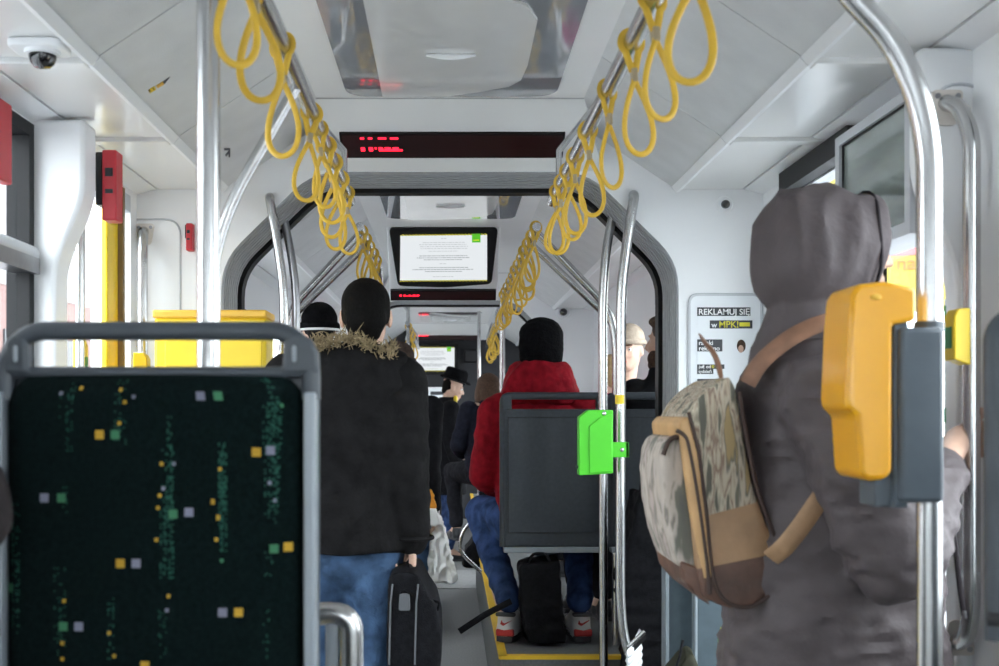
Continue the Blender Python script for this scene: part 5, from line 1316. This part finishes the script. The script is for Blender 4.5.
# --- hidden passengers behind the parka man ------------------------------------------------------------
s_ = 165.; J = std_joints(1.72); J = place(J, (XX(402, s_), FPX / s_, 0), 0)
J['wr'][1] = V((XX(434, s_), FPX / s_ - .02, ZZ(508, s_))); J['el'][1] = V((XX(430, s_), FPX / s_ - .04, ZZ(465, s_)))
J['head'] = V((XX(400, s_), FPX / s_, ZZ(364, s_)))
t, P, HR = build_person('passenger in a brown knitted hat standing beyond the parka man', J, 'blackcoat', 'jeans', .80, hat='beanie_brown', voxel=.010)
s_ = 98.; J = std_joints(1.64, True, .46); J = place(J, (XX(414, s_), FPX / s_, .30), 0)
J['head'] = V((XX(415, s_), FPX / s_, ZZ(391, s_)))
build_person('dark-haired seated passenger far behind the parka man, left of the man in the hat', J, 'navycoat', 'trous', None, voxel=.013)
# bags they carry
s_ = 163.
t = thing('plastic_bag', 'crumpled white plastic carrier bag hanging low beyond the briefcase', 'bag', W(441, 582, s_))
mb = MB().prism([V((XX(a, s_), FPX / s_ - .09, ZZ(b, s_))) for a, b in ((427, 545), (433, 516), (439, 514), (444, 530), (450, 555), (457, 578), (450, 581), (440, 579), (428, 580), (424, 565))], (0, .16, 0))
link('bag_body', fuse(mb, .009, 4, folds(.020, (26, 26, 10))), M['plasticbag'], t)
MB().tube(fillet([W(433, 518, s_), W(433, 506, s_), W(439, 506, s_), W(439, 518, s_)], .01, 4), .004, 6).build('handle', M['plasticbag'], t)
t = thing('orange_bag', 'orange cloth bag hanging beside the sleeve of the parka man', 'bag', W(431, 505, s_))
mb = MB().prism([V((XX(a, s_), FPX / s_ - .17, ZZ(b, s_))) for a, b in ((423, 476), (427, 478), (434, 492), (437, 506), (422, 508))], (0, .07, 0))
link('bag_body', fuse(mb, .007, 3, folds(.006, (20, 20, 20))), M['orange'], t)
MB().prism([V((XX(a, s_), FPX / s_ - .168, ZZ(b, s_))) for a, b in ((424, 506), (436, 505), (441, 520), (436, 524), (424, 522))], (0, .06, 0)).build('white_lining', M['plasticbag'], t, bevel=.01)
t = thing('dark_bag', 'black bag on the floor past the aisle loop handle', 'bag', W(482, 570, 150))
link('bag_body', fuse(MB().prism([V((XX(a, 150), FPX / 150, ZZ(b, 150))) for a, b in ((466, 548), (478, 535), (496, 540), (500, 568), (462, 568))], (0, .25, 0)), .015, 5, folds(.01)), M['bag'], t)
MB().tube(fillet([W(474, 540, 150), W(478, 528, 150), W(488, 530, 150), W(490, 540, 150)], .03, 4), .008, 6).build('handle', M['bag'], t)
# --- passenger at the left edge ----------------------------------------------------------------------
J = std_joints(1.78, True, .46); J = place(J, (-.885, 1.36, .42), PI)
J['sh'][0] = V((-.70, 1.38, 1.35)); J['el'][0] = V((XX(-42, 790), FPX / 790, ZZ(510, 790))); J['wr'][0] = V((-.76, 1.06, 1.02))
build_person('passenger in dark brown coat at the left edge of the view, only a sleeve visible', J, 'sleeve', 'trous', None, voxel=.010)

# ================================= LIGHT AND CAMERA ================================================
sc = bpy.context.scene
wd = bpy.data.worlds.new('sky'); sc.world = wd; wd.use_nodes = True
bg = wd.node_tree.nodes['Background']; bg.inputs['Color'].default_value = (.90, .95, 1.0, 1); bg.inputs['Strength'].default_value = 10.6
def lamp(name, x, y, z, sx, sy_, power, rot=(0, 0, 0)):
    l = bpy.data.lights.new(name, 'AREA'); l.shape = 'RECTANGLE'; l.size = sx; l.size_y = sy_; l.energy = power; l.color = (1, .97, .93)
    o = bpy.data.objects.new(name, l); C.objects.link(o); o.location = (x, y, z); o.rotation_euler = rot
cam = bpy.data.cameras.new('camera'); co = bpy.data.objects.new('camera', cam); C.objects.link(co)
co.location = (0, 0, EYE); co.rotation_euler = (PI / 2, 0, 0)
cam.sensor_width = 36; cam.lens = FPX / 999 * 36; cam.shift_x = (499.5 - PX) / 999; cam.shift_y = (PY - 333) / 999; cam.clip_start = .05
cam.dof.use_dof = True; cam.dof.focus_distance = 4.6; cam.dof.aperture_fstop = 5.0
sc.camera = co
vs = sc.view_settings; vs.view_transform = 'Standard'; vs.look = 'None'; vs.exposure = 0.0; vs.gamma = 1; vs.use_curve_mapping = False
sc.cycles.use_denoising = True
sc.cycles.max_bounces = 10; sc.cycles.diffuse_bounces = 6; sc.cycles.transparent_max_bounces = 16
